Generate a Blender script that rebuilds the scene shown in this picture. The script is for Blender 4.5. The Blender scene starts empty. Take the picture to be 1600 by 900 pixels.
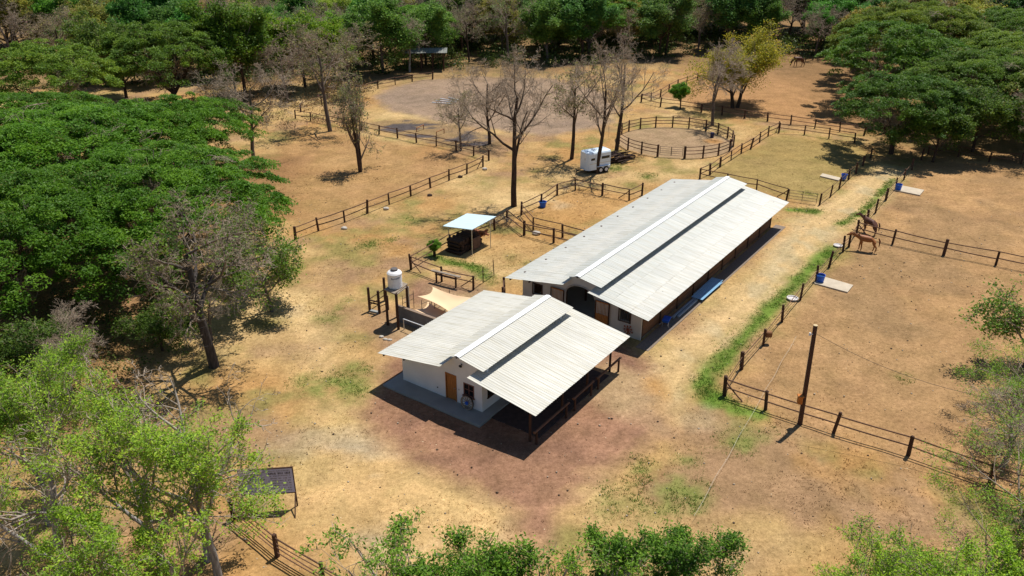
import bpy, bmesh, math, random
import numpy as np
from mathutils import Vector, Matrix, Euler

# ---------------------------------------------------------------- camera, light, exposure
SC = bpy.context.scene
COL = SC.collection
CAM_H, FPX = 29.0, 1284.0                      # camera height (m), focal length in photo pixels
PITCH = math.atan(620 / FPX)
cd = bpy.data.cameras.new('camera'); cam = bpy.data.objects.new('camera', cd); COL.objects.link(cam)
cam.location = (0, 0, CAM_H); cam.rotation_euler = (math.pi / 2 - PITCH, 0, 0)
cd.sensor_width = 36; cd.lens = FPX / 1600 * 36; cd.clip_start = 0.1; cd.clip_end = 6000
SC.camera = cam
SUNV = Vector((0.262, 0.312, 1.0)).normalized()
SUN_EL = math.asin(SUNV.z); SUN_AZ = math.atan2(SUNV.x, SUNV.y)
w = bpy.data.worlds.new('World'); SC.world = w; w.use_nodes = True
wn = w.node_tree.nodes; wl = w.node_tree.links
sky = wn.new('ShaderNodeTexSky'); sky.sky_type = 'NISHITA'; sky.sun_disc = False
sky.sun_elevation = SUN_EL; sky.sun_rotation = SUN_AZ; sky.air_density = 1.0; sky.dust_density = 0.2; sky.ozone_density = 3.0
wl.new(sky.outputs[0], wn['Background'].inputs[0]); wn['Background'].inputs[1].default_value = 0.08
sd = bpy.data.lights.new('sun', 'SUN'); sun = bpy.data.objects.new('sun', sd); COL.objects.link(sun)
sd.energy = 5.0; sd.angle = math.radians(0.5); sd.color = (1.0, 0.955, 0.88)
sun.rotation_euler = SUNV.to_track_quat('Z', 'Y').to_euler(); sun.location = (0, 0, 80)
SC.view_settings.view_transform = 'Standard'; SC.view_settings.look = 'None'
SC.view_settings.exposure = 0.10; SC.view_settings.gamma = 1.0
SC.render.engine = 'CYCLES'
SC.cycles.max_bounces = 5; SC.cycles.diffuse_bounces = 2; SC.cycles.transparent_max_bounces = 4

random.seed(7)
RNG = np.random.default_rng(11)
cP, sP = math.cos(PITCH), math.sin(PITCH)

def P(px, py, z=0.0):
    """place in the world (m) of a spot surveyed on the photograph, at height z"""
    x = (px - 800) / FPX; y = -(py - 450) / FPX
    d = Vector((x, cP + y * sP, -sP + y * cP))
    return d * ((z - CAM_H) / d.z) + Vector((0, 0, CAM_H))

# ---------------------------------------------------------------- materials
MATS = {}
def nodes(m):
    m.use_nodes = True
    return m.node_tree.nodes, m.node_tree.links, m.node_tree.nodes['Principled BSDF']
def mat(name, col, rough=0.8, var=0.25, scale=3.0, bump=0.0, metal=0.0, spec=0.3, stretch=(1, 1, 1), col2=None, bscale=None, objvar=0.0, coord='Object'):
    """plain surface with noise in colour and relief"""
    if name in MATS: return MATS[name]
    m = bpy.data.materials.new(name); n, l, b = nodes(m)
    tc = n.new('ShaderNodeTexCoord'); mp = n.new('ShaderNodeMapping'); mp.inputs['Scale'].default_value = stretch
    l.new(tc.outputs[coord], mp.inputs[0])
    nz = n.new('ShaderNodeTexNoise'); nz.inputs['Scale'].default_value = scale; nz.inputs['Detail'].default_value = 6
    l.new(mp.outputs[0], nz.inputs['Vector'])
    cr = n.new('ShaderNodeValToRGB'); cr.color_ramp.elements[0].position = .3; cr.color_ramp.elements[1].position = .72
    c2 = col2 if col2 else tuple(c * (1 - var) for c in col)
    c1 = col if col2 else tuple(min(1, c * (1 + var * .5)) for c in col)
    cr.color_ramp.elements[0].color = (*c2, 1); cr.color_ramp.elements[1].color = (*c1, 1)
    l.new(nz.outputs[0], cr.inputs[0])
    out = cr.outputs[0]
    if objvar:
        oi = n.new('ShaderNodeObjectInfo'); mr = n.new('ShaderNodeMapRange')
        mr.inputs[3].default_value = 1 - objvar; mr.inputs[4].default_value = 1 + objvar * .5
        l.new(oi.outputs['Random'], mr.inputs[0])
        mx = n.new('ShaderNodeVectorMath'); mx.operation = 'SCALE'
        l.new(out, mx.inputs[0]); l.new(mr.outputs[0], mx.inputs['Scale']); out = mx.outputs[0]
    l.new(out, b.inputs['Base Color'])
    b.inputs['Roughness'].default_value = rough; b.inputs['Metallic'].default_value = metal
    b.inputs['Specular IOR Level'].default_value = spec
    if bump:
        n2 = n.new('ShaderNodeTexNoise'); n2.inputs['Scale'].default_value = bscale or scale * 4; n2.inputs['Detail'].default_value = 4
        l.new(mp.outputs[0], n2.inputs['Vector'])
        bp = n.new('ShaderNodeBump'); bp.inputs['Strength'].default_value = bump; bp.inputs['Distance'].default_value = .05
        l.new(n2.outputs[0], bp.inputs['Height']); l.new(bp.outputs[0], b.inputs['Normal'])
    MATS[name] = m; return m

def foliage_mat():
    m = bpy.data.materials.new('foliage'); n, l, b = nodes(m)
    oi = n.new('ShaderNodeObjectInfo'); at = n.new('ShaderNodeAttribute'); at.attribute_name = 'tone'
    cr = n.new('ShaderNodeValToRGB')
    cr.color_ramp.elements[0].color = (.5, .58, .6, 1); cr.color_ramp.elements[1].color = (1.9, 1.5, 1.2, 1); e_ = cr.color_ramp.elements.new(.5); e_.color = (1, 1, .9, 1); cr.color_ramp.elements[0].position = .13; e_ = cr.color_ramp.elements.new(.09); e_.color = (1.5, .72, 1.7, 1)
    l.new(at.outputs['Fac'], cr.inputs[0])
    mx = n.new('ShaderNodeVectorMath'); mx.operation = 'MULTIPLY'
    l.new(oi.outputs['Color'], mx.inputs[0]); l.new(cr.outputs[0], mx.inputs[1])
    l.new(mx.outputs[0], b.inputs['Base Color'])
    b.inputs['Roughness'].default_value = .55; b.inputs['Specular IOR Level'].default_value = .25
    tr = n.new('ShaderNodeBsdfTranslucent'); l.new(mx.outputs[0], tr.inputs[0])
    ms = n.new('ShaderNodeMixShader'); ms.inputs[0].default_value = .40
    l.new(b.outputs[0], ms.inputs[1]); l.new(tr.outputs[0], ms.inputs[2])
    l.new(ms.outputs[0], n['Material Output'].inputs[0])
    return m
def bark_mat():
    m = bpy.data.materials.new('bark'); n, l, b = nodes(m)
    oi = n.new('ShaderNodeObjectInfo'); tc = n.new('ShaderNodeTexCoord'); nz = n.new('ShaderNodeTexNoise')
    mp = n.new('ShaderNodeMapping'); mp.inputs['Scale'].default_value = (6, 6, 1.2)
    l.new(tc.outputs['Object'], mp.inputs[0]); l.new(mp.outputs[0], nz.inputs[0]); nz.inputs['Scale'].default_value = 1.5; nz.inputs['Detail'].default_value = 5
    cr = n.new('ShaderNodeValToRGB'); cr.color_ramp.elements[0].position = .3; cr.color_ramp.elements[1].position = .7
    cr.color_ramp.elements[0].color = (.5, .5, .5, 1); cr.color_ramp.elements[1].color = (1.3, 1.3, 1.3, 1)
    l.new(nz.outputs[0], cr.inputs[0])
    at = n.new('ShaderNodeAttribute'); at.attribute_name = 'thin'
    mc = n.new('ShaderNodeMix'); mc.data_type = 'RGBA'; mc.inputs['B'].default_value = (.42, .33, .245, 1)
    l.new(at.outputs['Fac'], mc.inputs['Factor']); l.new(oi.outputs['Color'], mc.inputs['A'])
    mx = n.new('ShaderNodeVectorMath'); mx.operation = 'MULTIPLY'
    l.new(mc.outputs['Result'], mx.inputs[0]); l.new(cr.outputs[0], mx.inputs[1]); l.new(mx.outputs[0], b.inputs['Base Color'])
    b.inputs['Roughness'].default_value = .9; b.inputs['Specular IOR Level'].default_value = .15
    return m
def vcol_mat(name, rough=1.0, transl=0.0):
    m = bpy.data.materials.new(name); n, l, b = nodes(m)
    at = n.new('ShaderNodeAttribute'); at.attribute_name = 'col'
    l.new(at.outputs['Color'], b.inputs['Base Color']); b.inputs['Roughness'].default_value = rough
    b.inputs['Specular IOR Level'].default_value = .1
    if transl:
        tr = n.new('ShaderNodeBsdfTranslucent'); l.new(at.outputs['Color'], tr.inputs[0])
        ms = n.new('ShaderNodeMixShader'); ms.inputs[0].default_value = transl
        l.new(b.outputs[0], ms.inputs[1]); l.new(tr.outputs[0], ms.inputs[2]); l.new(ms.outputs[0], n['Material Output'].inputs[0])
    return m
FOL, BARK, BLADE = foliage_mat(), bark_mat(), vcol_mat('blades', 1.0, .2)

def ground_mat():
    m = bpy.data.materials.new('ground_soil'); n, l, b = nodes(m)
    at = n.new('ShaderNodeAttribute'); at.attribute_name = 'col'
    tc = n.new('ShaderNodeTexCoord')
    def noise(s, d=5, r=.6):
        q = n.new('ShaderNodeTexNoise'); q.inputs['Scale'].default_value = s; q.inputs['Detail'].default_value = d
        q.inputs['Roughness'].default_value = r; l.new(tc.outputs['Object'], q.inputs['Vector']); return q
    def ramp(src, p0, c0, p1, c1):
        q = n.new('ShaderNodeValToRGB'); e = q.color_ramp.elements
        e[0].position = p0; e[0].color = (*c0, 1); e[1].position = p1; e[1].color = (*c1, 1); l.new(src.outputs[0], q.inputs[0]); return q
    def mul(a, c):
        q = n.new('ShaderNodeVectorMath'); q.operation = 'MULTIPLY'; l.new(a, q.inputs[0]); l.new(c, q.inputs[1]); return q.outputs[0]
    a = ramp(noise(3.2, 8, .75), .32, (.68, .66, .62), .68, (1.24, 1.24, 1.22))
    c = ramp(noise(.5, 6, .6), .3, (.86, .86, .8), .7, (1.12, 1.09, 1.08))
    d = ramp(noise(11, 5, .85), .34, (.70, .68, .64), .58, (1.10, 1.10, 1.10))
    o = mul(mul(mul(at.outputs['Color'], a.outputs[0]), c.outputs[0]), d.outputs[0])
    # scattered pale pebbles and dark leaf specks
    vo = n.new('ShaderNodeTexVoronoi'); vo.inputs['Scale'].default_value = 2.3; l.new(tc.outputs['Object'], vo.inputs['Vector'])
    rp = n.new('ShaderNodeValToRGB'); e = rp.color_ramp.elements
    e[0].position = .05; e[0].color = (1, 1, 1, 1); e[1].position = .09; e[1].color = (0, 0, 0, 1); l.new(vo.outputs['Distance'], rp.inputs[0])
    sp = n.new('ShaderNodeSeparateXYZ'); l.new(vo.outputs['Color'], sp.inputs[0])
    gt = n.new('ShaderNodeMath'); gt.operation = 'GREATER_THAN'; gt.inputs[1].default_value = .72; l.new(sp.outputs[0], gt.inputs[0])
    fm = n.new('ShaderNodeMath'); fm.operation = 'MULTIPLY'; l.new(gt.outputs[0], fm.inputs[0]); l.new(rp.outputs[0], fm.inputs[1])
    pc = n.new('ShaderNodeValToRGB'); e = pc.color_ramp.elements; pc.color_ramp.interpolation = 'CONSTANT'
    e[0].color = (.09, .06, .035, 1); e[1].position = .55; e[1].color = (.62, .5, .33, 1); l.new(sp.outputs[1], pc.inputs[0])
    mx = n.new('ShaderNodeMix'); mx.data_type = 'RGBA'
    l.new(fm.outputs[0], mx.inputs['Factor']); l.new(o, mx.inputs['A']); l.new(pc.outputs[0], mx.inputs['B'])
    l.new(mx.outputs['Result'], b.inputs['Base Color'])
    b.inputs['Roughness'].default_value = 1; b.inputs['Specular IOR Level'].default_value = .05
    bn = noise(5, 8, .75); bp = n.new('ShaderNodeBump'); bp.inputs['Strength'].default_value = .5; bp.inputs['Distance'].default_value = .12
    l.new(bn.outputs[0], bp.inputs['Height']); l.new(bp.outputs[0], b.inputs['Normal'])
    return m
SOIL = ground_mat()

# ---------------------------------------------------------------- object helpers
def link(name, me, parent=None, m=None, loc=None):
    o = bpy.data.objects.new(name, me); COL.objects.link(o)
    if parent: o.parent = parent
    if m is not None and me is not None and not me.materials: me.materials.append(m)
    if loc is not None: o.location = loc
    return o
def tag(o, label=None, cat=None, group=None, kind=None):
    if label: o['label'] = label
    if cat: o['category'] = cat
    if group: o['group'] = group
    if kind: o['kind'] = kind
    return o
def thing(name, label, cat, loc=(0, 0, 0), rz=0, group=None):
    o = bpy.data.objects.new(name, None); COL.objects.link(o); o.empty_display_size = .3
    o.location = loc; o.rotation_euler = (0, 0, rz)
    return tag(o, label, cat, group)
def mesh(name, V, F, smooth=False):
    me = bpy.data.meshes.new(name); me.from_pydata([tuple(v) for v in V], [], [tuple(f) for f in F]); me.update()
    if smooth: me.polygons.foreach_set('use_smooth', [True] * len(me.polygons))
    return me
def np_mesh(name, V, F, attrs=None, smooth=False):
    """V (n,3), F (m,k) arrays to a mesh, quickly"""
    me = bpy.data.meshes.new(name); k = F.shape[1]
    me.vertices.add(len(V)); me.vertices.foreach_set('co', np.ascontiguousarray(V, dtype=np.float32).ravel())
    me.loops.add(F.size); me.loops.foreach_set('vertex_index', np.ascontiguousarray(F, dtype=np.int32).ravel())
    me.polygons.add(len(F)); me.polygons.foreach_set('loop_start', np.arange(0, F.size, k, dtype=np.int32))
    me.polygons.foreach_set('loop_total', np.full(len(F), k, dtype=np.int32))
    if smooth: me.polygons.foreach_set('use_smooth', np.ones(len(F), dtype=bool))
    for nm, (dom, ty, arr) in (attrs or {}).items():
        a = me.attributes.new(nm, ty, dom)
        a.data.foreach_set('color' if ty == 'FLOAT_COLOR' else 'value', np.ascontiguousarray(arr, dtype=np.float32).ravel())
    me.update(calc_edges=True); return me
class MB:
    """collects shapes into one mesh"""
    def __init__(s): s.bm = bmesh.new()
    def box(s, c, d, rz=0, rx=0, ry=0, bev=0, taper=1.0):
        M = Matrix.Translation(Vector(c)) @ Euler((rx, ry, rz)).to_matrix().to_4x4() @ Matrix.Diagonal((*d, 1))
        r = bmesh.ops.create_cube(s.bm, size=1, matrix=M); vs = r['verts']
        if taper != 1:
            ctr = Vector(c)
            for v in vs:
                if (M.inverted() @ v.co).z > 0: v.co.x = ctr.x + (v.co.x - ctr.x) * taper; v.co.y = ctr.y + (v.co.y - ctr.y) * taper
        if bev: bmesh.ops.bevel(s.bm, geom=list({e for v in vs for e in v.link_edges}), offset=bev, segments=1, affect='EDGES')
        return s
    def bar(s, a, b, r0, r1=None, n=8, cap=True):
        a, b = Vector(a), Vector(b); r1 = r0 if r1 is None else r1; d = b - a
        if d.length < 1e-5: return s
        M = Matrix.Translation((a + b) / 2) @ d.to_track_quat('Z', 'Y').to_matrix().to_4x4()
        bmesh.ops.create_cone(s.bm, cap_ends=cap, segments=n, radius1=r0, radius2=r1, depth=d.length, matrix=M); return s
    def ball(s, c, r, sc=(1, 1, 1), sub=2, jit=0):
        M = Matrix.Translation(Vector(c)) @ Matrix.Diagonal((*sc, 1))
        vs = bmesh.ops.create_icosphere(s.bm, subdivisions=sub, radius=r, matrix=M)['verts']
        if jit:
            for v in vs: v.co += Vector((random.uniform(-jit, jit) for _ in range(3)))
        return s
    def lathe(s, prof, c=(0, 0, 0), n=24):
        rings = []
        for r, z in prof:
            rings.append([s.bm.verts.new((c[0] + r * math.cos(2 * math.pi * i / n), c[1] + r * math.sin(2 * math.pi * i / n), c[2] + z)) for i in range(n)])
        for A, B in zip(rings, rings[1:]):
            for i in range(n): s.bm.faces.new((A[i], A[(i + 1) % n], B[(i + 1) % n], B[i]))
        s.bm.faces.new(rings[-1]); s.bm.faces.new(rings[0][::-1]); return s
    def mesh(s, name, smooth=False):
        bmesh.ops.recalc_face_normals(s.bm, faces=s.bm.faces)
        me = bpy.data.meshes.new(name); s.bm.to_mesh(me); s.bm.free()
        if smooth: me.polygons.foreach_set('use_smooth', [True] * len(me.polygons))
        return me
    def build(s, name, m, parent=None, loc=None, smooth=False):
        return link(name, s.mesh(name, smooth), parent, m, loc)

def panel_mesh(name, outer, holes, thick, axes):
    """flat wall with real openings; outline in 2-D (a, z); axes maps (a, z, depth) to xyz"""
    bm = bmesh.new(); es = []
    for loop in [outer] + holes:
        vs = [bm.verts.new(axes(a, z, 0)) for a, z in loop]
        for i in range(len(vs)): es.append(bm.edges.new((vs[i], vs[(i + 1) % len(vs)])))
    bmesh.ops.triangle_fill(bm, use_beauty=True, use_dissolve=False, edges=es)
    off = Vector(axes(0, 0, thick)) - Vector(axes(0, 0, 0))
    r = bmesh.ops.extrude_face_region(bm, geom=bm.faces[:])
    for v in r['geom']:
        if isinstance(v, bmesh.types.BMVert): v.co += off
    bmesh.ops.recalc_face_normals(bm, faces=bm.faces)
    me = bpy.data.meshes.new(name); bm.to_mesh(me); bm.free(); return me

# value noise for the ground and the crowns
def vnoise(x, y, s, seed=0):
    g = np.random.default_rng(seed).random((256, 256)); x = np.asarray(x) / s; y = np.asarray(y) / s
    xi = np.floor(x).astype(int); yi = np.floor(y).astype(int); fx = x - xi; fy = y - yi
    fx = fx * fx * (3 - 2 * fx); fy = fy * fy * (3 - 2 * fy); a = lambda i, j: g[(xi + i) % 256, (yi + j) % 256]
    return (a(0, 0) * (1 - fx) + a(1, 0) * fx) * (1 - fy) + (a(0, 1) * (1 - fx) + a(1, 1) * fx) * fy
def fbm(x, y, s, seed=0, o=4):
    t = 0; a = 1; q = 0
    for i in range(o): t = t + a * vnoise(x, y, s / 2 ** i, seed + i); q += a; a *= .55
    return t / q
def poly_sd(x, y, poly):
    """signed distance (inside negative) to a polygon"""
    d = np.full(x.shape, 1e9); ins = np.zeros(x.shape, bool); n = len(poly)
    for i in range(n):
        ax, ay = poly[i]; bx, by = poly[(i + 1) % n]; ex, ey = bx - ax, by - ay
        t = np.clip(((x - ax) * ex + (y - ay) * ey) / (ex * ex + ey * ey + 1e-9), 0, 1)
        d = np.minimum(d, np.hypot(x - ax - t * ex, y - ay - t * ey))
        if abs(ey) > 1e-9:
            c = ((ay > y) != (by > y)) & (x < ex * (y - ay) / ey + ax); ins ^= c
    return np.where(ins, -d, d)
def line_d(x, y, pts):
    d = np.full(x.shape, 1e9)
    for (ax, ay), (bx, by) in zip(pts, pts[1:]):
        ex, ey = bx - ax, by - ay; t = np.clip(((x - ax) * ex + (y - ay) * ey) / (ex * ex + ey * ey + 1e-9), 0, 1)
        d = np.minimum(d, np.hypot(x - ax - t * ex, y - ay - t * ey))
    return d
def G(pts): return [tuple(P(a, b)[:2]) for a, b in pts]
# ---------------------------------------------------------------- the ground
BUO = Vector((-1.826, 42.2275, 0)); AZ = math.radians(35.3)
UD = Vector((math.sin(AZ), math.cos(AZ), 0)); VD = Vector((math.cos(AZ), -math.sin(AZ), 0))
def BU(u, v, z=0): return BUO + UD * u + VD * v + Vector((0, 0, z))

Z_YARD = G([(556, 628), (585, 600), (600, 560), (592, 520), (640, 478), (628, 452), (660, 436), (740, 448), (790, 470), (860, 520), (975, 540), (1010, 575), (1040, 625), (1032, 668), (985, 710), (930, 752), (890, 800), (862, 850), (830, 850), (812, 800), (780, 780), (700, 745), (620, 700), (575, 660)])
Z_LANE = G([(1030, 590), (985, 575), (1020, 560), (1120, 480), (1235, 345), (1262, 326), (1300, 312), (1375, 255), (1425, 262), (1395, 298), (1340, 352), (1300, 385), (1235, 445), (1165, 515), (1098, 580), (1090, 620), (1060, 660), (1040, 640)])
Z_ARENA = G([(588, 152), (612, 136), (650, 126), (740, 119), (860, 122), (935, 140), (962, 165), (955, 190), (905, 206), (850, 212), (760, 200), (680, 188), (610, 172)])
Z_STRIP = G([(575, 190), (640, 184), (700, 196), (775, 212), (770, 240), (720, 236), (640, 216), (585, 204)])
PEN_C, PEN_R = Vector((20.91, 103.23, 0)), 7.33
Z_PADR = G([(1132, 612), (1190, 545), (1250, 475), (1340, 372), (1450, 250), (1700, 262), (1900, 500), (1750, 800), (1560, 752), (1300, 672)])
Z_FIELD = G([(1098, 276), (1215, 208), (1345, 228), (1362, 245), (1285, 318), (1228, 308)])
Z_ORANGE = G([(1030, 150), (1090, 90), (1240, 82), (1400, 90), (1420, 200), (1330, 205), (1210, 188), (1100, 172)])
Z_LEFTP = G([(430, 230), (520, 205), (760, 245), (728, 270), (500, 358), (440, 340), (430, 290)])
Z_SMALLP = G([(790, 345), (900, 290), (1010, 310), (860, 372)])
Z_PALE = G([(470, 660), (560, 640), (700, 735), (810, 790), (800, 900), (560, 900), (450, 830), (430, 740)])
GREEN_LINES = [([(1112, 628), (1100, 605), (1112, 578), (1150, 540), (1195, 492), (1240, 446), (1300, 388)], 1.0), ([(1125, 622), (1150, 640), (1185, 648)], 1.0),
               ([(1312, 352), (1350, 330), (1378, 300), (1395, 280)], .7), ([(1235, 328), (1275, 330)], 1.0), ([(700, 408), (745, 418), (760, 432)], 1.0), ([(668, 396), (690, 404)], .6)]
GREEN_BLOBS = [(540, 590, 1.7), (555, 612, 1.2), (515, 495, 1.3), (480, 595, 1.2), (640, 345, 1.3), (575, 380, 1.4), (610, 375, 1), (770, 440, 1), (1040, 770, 1.9), (1010, 745, 1.1), (975, 790, 1.6), (1075, 720, 1.1), (1100, 760, 1), (500, 605, 1.2), (570, 580, 1), (1000, 720, .8),
               (1150, 690, 1.5), (1180, 665, 1.3), (960, 262, 1.6), (1010, 415, .8), (1265, 302, 1), (1085, 782, .8), (945, 760, .6), (1270, 330, 1.2), (1012, 275, 1.5), (760, 350, .8), (1410, 590, .9), (530, 480, .8), (545, 470, .7)]
SOIL_SPOTS = [(470, 690, 1.6, (.33, .27, .2)), (1090, 655, 1.4, (.36, .3, .2)), (560, 700, 1.5, (.33, .29, .22)), (880, 322, 1.2, (.5, .44, .33)), (1100, 612, .4, (.04, .03, .02)), (455, 485, .9, (.35, .3, .25))]
def ground_colour(x, y):
    n1 = fbm(x, y, 9, 1); n2 = fbm(x, y, 2.6, 20); n3 = fbm(x, y, .9, 40, 3); n4 = fbm(x, y, 24, 60)
    C = lambda r, g, b: np.array([r, g, b])
    def mix(c, d, t): t = np.clip(t, 0, 1)[..., None]; return c * (1 - t) + d * t
    wx = (fbm(x, y, 3, 70) - .5) * 3.2 + (n3 - .5) * 1.2
    straw, orange, olive, brown, pale = C(.45, .305, .142), C(.40, .235, .098), C(.26, .215, .08), C(.25, .165, .09), C(.54, .39, .20)
    c = np.broadcast_to(straw, x.shape + (3,)).copy()
    c = mix(c, orange, (n1 - .47) * 5); c = mix(c, olive, (n2 - .49) * 4.5 * (n4 > .3)); c = mix(c, C(.33, .21, .12), (fbm(x, y, 5, 410) - .52) * 5); c = mix(c, pale, (.44 - n1) * 5)
    sd = lambda z, s=1.0: -(poly_sd(x, y, z) + wx * s)
    def zone(c, z, col, soft, s=1.0, k=1.0): return mix(c, col, np.clip(sd(z, s) / soft + .5, 0, 1) * k)
    c = zone(c, Z_PADR, C(.34, .205, .105), 2.5, 1, .85); 
    inr = np.clip(sd(Z_PADR) / 2.5 + .5, 0, 1); c = mix(c, C(.43, .265, .13), inr * np.clip((n1 - .48) * 6, 0, 1) * .9); c = mix(c, C(.25, .165, .09), inr * np.clip((fbm(x, y, 7, 90) - .54) * 5, 0, .5))
    c = zone(c, Z_ORANGE, C(.37, .215, .105), 3); c = zone(c, Z_FIELD, C(.29, .22, .085), 1.2, .5, .8)
    c = zone(c, Z_LEFTP, C(.35, .205, .095), 2, 1, .75); c = zone(c, Z_SMALLP, C(.42, .24, .095), 1.5, .6, .8)
    c = zone(c, Z_PALE, C(.58, .40, .195), 4, 1, .75); c = mix(c, C(.40, .34, .25), np.clip(sd(Z_PALE) / 3, 0, 1) * np.clip((fbm(x, y, 5, 300) - .56) * 8, 0, .6))
    c = zone(c, Z_LANE, C(.54, .39, .205), 1.6, .5, .85)
    laneN = np.clip(sd(Z_LANE, .4) / 1.5, 0, 1); c = mix(c, C(.44, .36, .22), laneN * np.clip((fbm(x * 1.5, y, 3, 77) - .5) * 6, 0, .8))
    c = zone(c, Z_ARENA, C(.31, .225, .165), 1.8, .6); c = mix(c, C(.24, .18, .14), np.clip(sd(Z_ARENA) / 2, 0, 1) * np.clip((n1 - .5) * 5, 0, .7))
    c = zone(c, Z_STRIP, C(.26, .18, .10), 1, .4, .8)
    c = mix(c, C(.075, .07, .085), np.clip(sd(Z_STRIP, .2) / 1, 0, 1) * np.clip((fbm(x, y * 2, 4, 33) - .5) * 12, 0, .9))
    dp = np.hypot(x - PEN_C.x, y - PEN_C.y) - PEN_R; c = mix(c, C(.33, .235, .15), np.clip(-(dp + wx * .15) / .5 + .5, 0, 1) * .92)
    dc = np.hypot(x - PEN_C.x - 5.0, y - PEN_C.y - .4); c = mix(c, C(.40, .22, .09), np.clip(1.6 - dc, 0, 1))
    yard = mix(np.broadcast_to(C(.30, .17, .11), x.shape + (3,)), C(.23, .13, .09), (n2 - .45) * 4); yard = mix(yard, C(.40, .28, .165), (n1 - .5) * 5)
    t = np.clip(sd(Z_YARD, .8) / 1.8 + .5, 0, 1)[..., None]; c = c * (1 - t) + yard * t
    for pts, wd in GREEN_LINES:
        d = line_d(x, y, G(pts)); c = mix(c, C(.11, .20, .03) * 1.0, np.clip((wd + wx * .35 - d) / .7, 0, 1) * np.clip(.5 + n3, 0, 1) * .92)
        c = mix(c, C(.24, .2, .06), np.clip((wd + 1 - d) / 1.5, 0, 1) * np.clip((n2 - .4) * 3, 0, .7) * (d > wd))
    for px, py, r in GREEN_BLOBS:
        g = P(px, py); d = np.hypot(x - g.x, (y - g.y) * .8); c = mix(c, C(.17, .20, .055), np.clip((r + wx * .6 - d) / 1.2, 0, 1) * np.clip((n3 - .25) * 2.2, 0, 1) * .8)
    for px, py, r, col in SOIL_SPOTS:
        g = P(px, py); d = np.hypot(x - g.x, y - g.y); c = mix(c, C(*col), np.clip((r * 1.3 + wx * .8 - d) / 1.6, 0, 1) * (.5 if r > .5 else .9))
    # leaf litter and bare brown earth under the woods
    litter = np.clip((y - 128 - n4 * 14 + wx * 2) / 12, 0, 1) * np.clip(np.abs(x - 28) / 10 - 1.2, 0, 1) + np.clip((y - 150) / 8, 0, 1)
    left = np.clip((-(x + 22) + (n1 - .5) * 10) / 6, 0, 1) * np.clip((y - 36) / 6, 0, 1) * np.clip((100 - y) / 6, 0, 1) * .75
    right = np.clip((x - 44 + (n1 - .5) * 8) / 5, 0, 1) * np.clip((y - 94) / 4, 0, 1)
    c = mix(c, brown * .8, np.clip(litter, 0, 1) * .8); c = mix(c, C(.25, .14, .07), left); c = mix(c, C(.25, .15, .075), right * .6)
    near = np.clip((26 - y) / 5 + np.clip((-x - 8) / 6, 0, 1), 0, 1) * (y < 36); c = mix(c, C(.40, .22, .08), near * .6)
    # faint wheel ruts and hoof paths
    for pts in ([(840, 850), (930, 745), (1010, 650)], [(820, 830), (905, 735), (985, 640)], [(1338, 385), (1420, 470), (1440, 560)], [(1360, 392), (1500, 470)], [(470, 590), (540, 510), (600, 480)], [(480, 610), (560, 520)], [(1045, 610), (1095, 535), (1190, 440), (1262, 350), (1330, 300), (1400, 258)], [(1075, 625), (1112, 545), (1205, 450), (1280, 352), (1345, 305), (1412, 264)], [(640, 760), (760, 800), (900, 790), (1080, 700), (1100, 660)], [(1100, 900), (1060, 760), (1060, 660)], [(430, 420), (470, 520), (480, 600)]):
        c = mix(c, c * 1.22, np.clip(.35 - np.abs(line_d(x, y, G(pts)) + (n3 - .5) * .4), 0, .35) * 2)
    c = c * (1 + (n3 - .5)[..., None] * .42)
    return np.clip(c, .02, .8)
def make_ground():
    def grow(a, s, k, end):
        o = [a]
        while abs(o[-1]) < end: o.append(o[-1] + s); s *= k
        return o[1:]
    xs = np.array([*[-q for q in grow(58, .6, 1.12, 2600)][::-1], *np.arange(-58, 74, .37), *grow(74, .6, 1.12, 2600)])
    ys = np.array([*[10 - q for q in grow(0, .6, 1.15, 900)][::-1], *np.arange(10, 20, .6), *np.arange(20, 112, .37), *np.arange(112, 165, .7), *grow(165, 1.2, 1.12, 3600)])
    X, Y = np.meshgrid(xs, ys); nx, ny = len(xs), len(ys)
    Z = (fbm(X, Y, 6, 5) - .5) * .10 + (fbm(X, Y, 1.4, 6, 2) - .5) * .05
    Z = Z - .02
    for z in (Z_ARENA,): Z = np.where(poly_sd(X, Y, z) < 0, Z * .4, Z)
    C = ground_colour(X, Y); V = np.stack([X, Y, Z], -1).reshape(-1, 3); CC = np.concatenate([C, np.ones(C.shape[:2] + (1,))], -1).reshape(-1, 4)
    i = np.arange(nx - 1); j = np.arange(ny - 1); I, J = np.meshgrid(i, j); a = J * nx + I
    F = np.stack([a, a + 1, a + nx + 1, a + nx], -1).reshape(-1, 4)
    fx = X[:-1, :-1].ravel(); fy = Y[:-1, :-1].ravel(); wob = (fbm(fx, fy, 3, 70) - .5) * 3.2
    zone = np.zeros(len(F), int)
    for k, (z, s) in enumerate([(Z_LANE, .5), (Z_YARD, .8), (Z_ARENA, .6)]):
        zone[poly_sd(fx, fy, z) + wob * s < 0] = k + 1
    zone[np.hypot(fx - PEN_C.x, fy - PEN_C.y) < PEN_R] = 4
    v = line_d(fx, fy, G(GREEN_LINES[0][0])) + wob * -.35 < 1.0; zone[v & (zone == 0)] = 5
    for k, nm in enumerate(['ground', 'dirt_lane', 'gravel_yard', 'riding_arena', 'round_pen_sand', 'grass_verge']):
        f = F[zone == k]; u, inv = np.unique(f, return_inverse=True)
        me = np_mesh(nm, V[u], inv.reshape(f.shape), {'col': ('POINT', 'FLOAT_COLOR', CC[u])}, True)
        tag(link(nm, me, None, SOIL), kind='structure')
make_ground()

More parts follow.
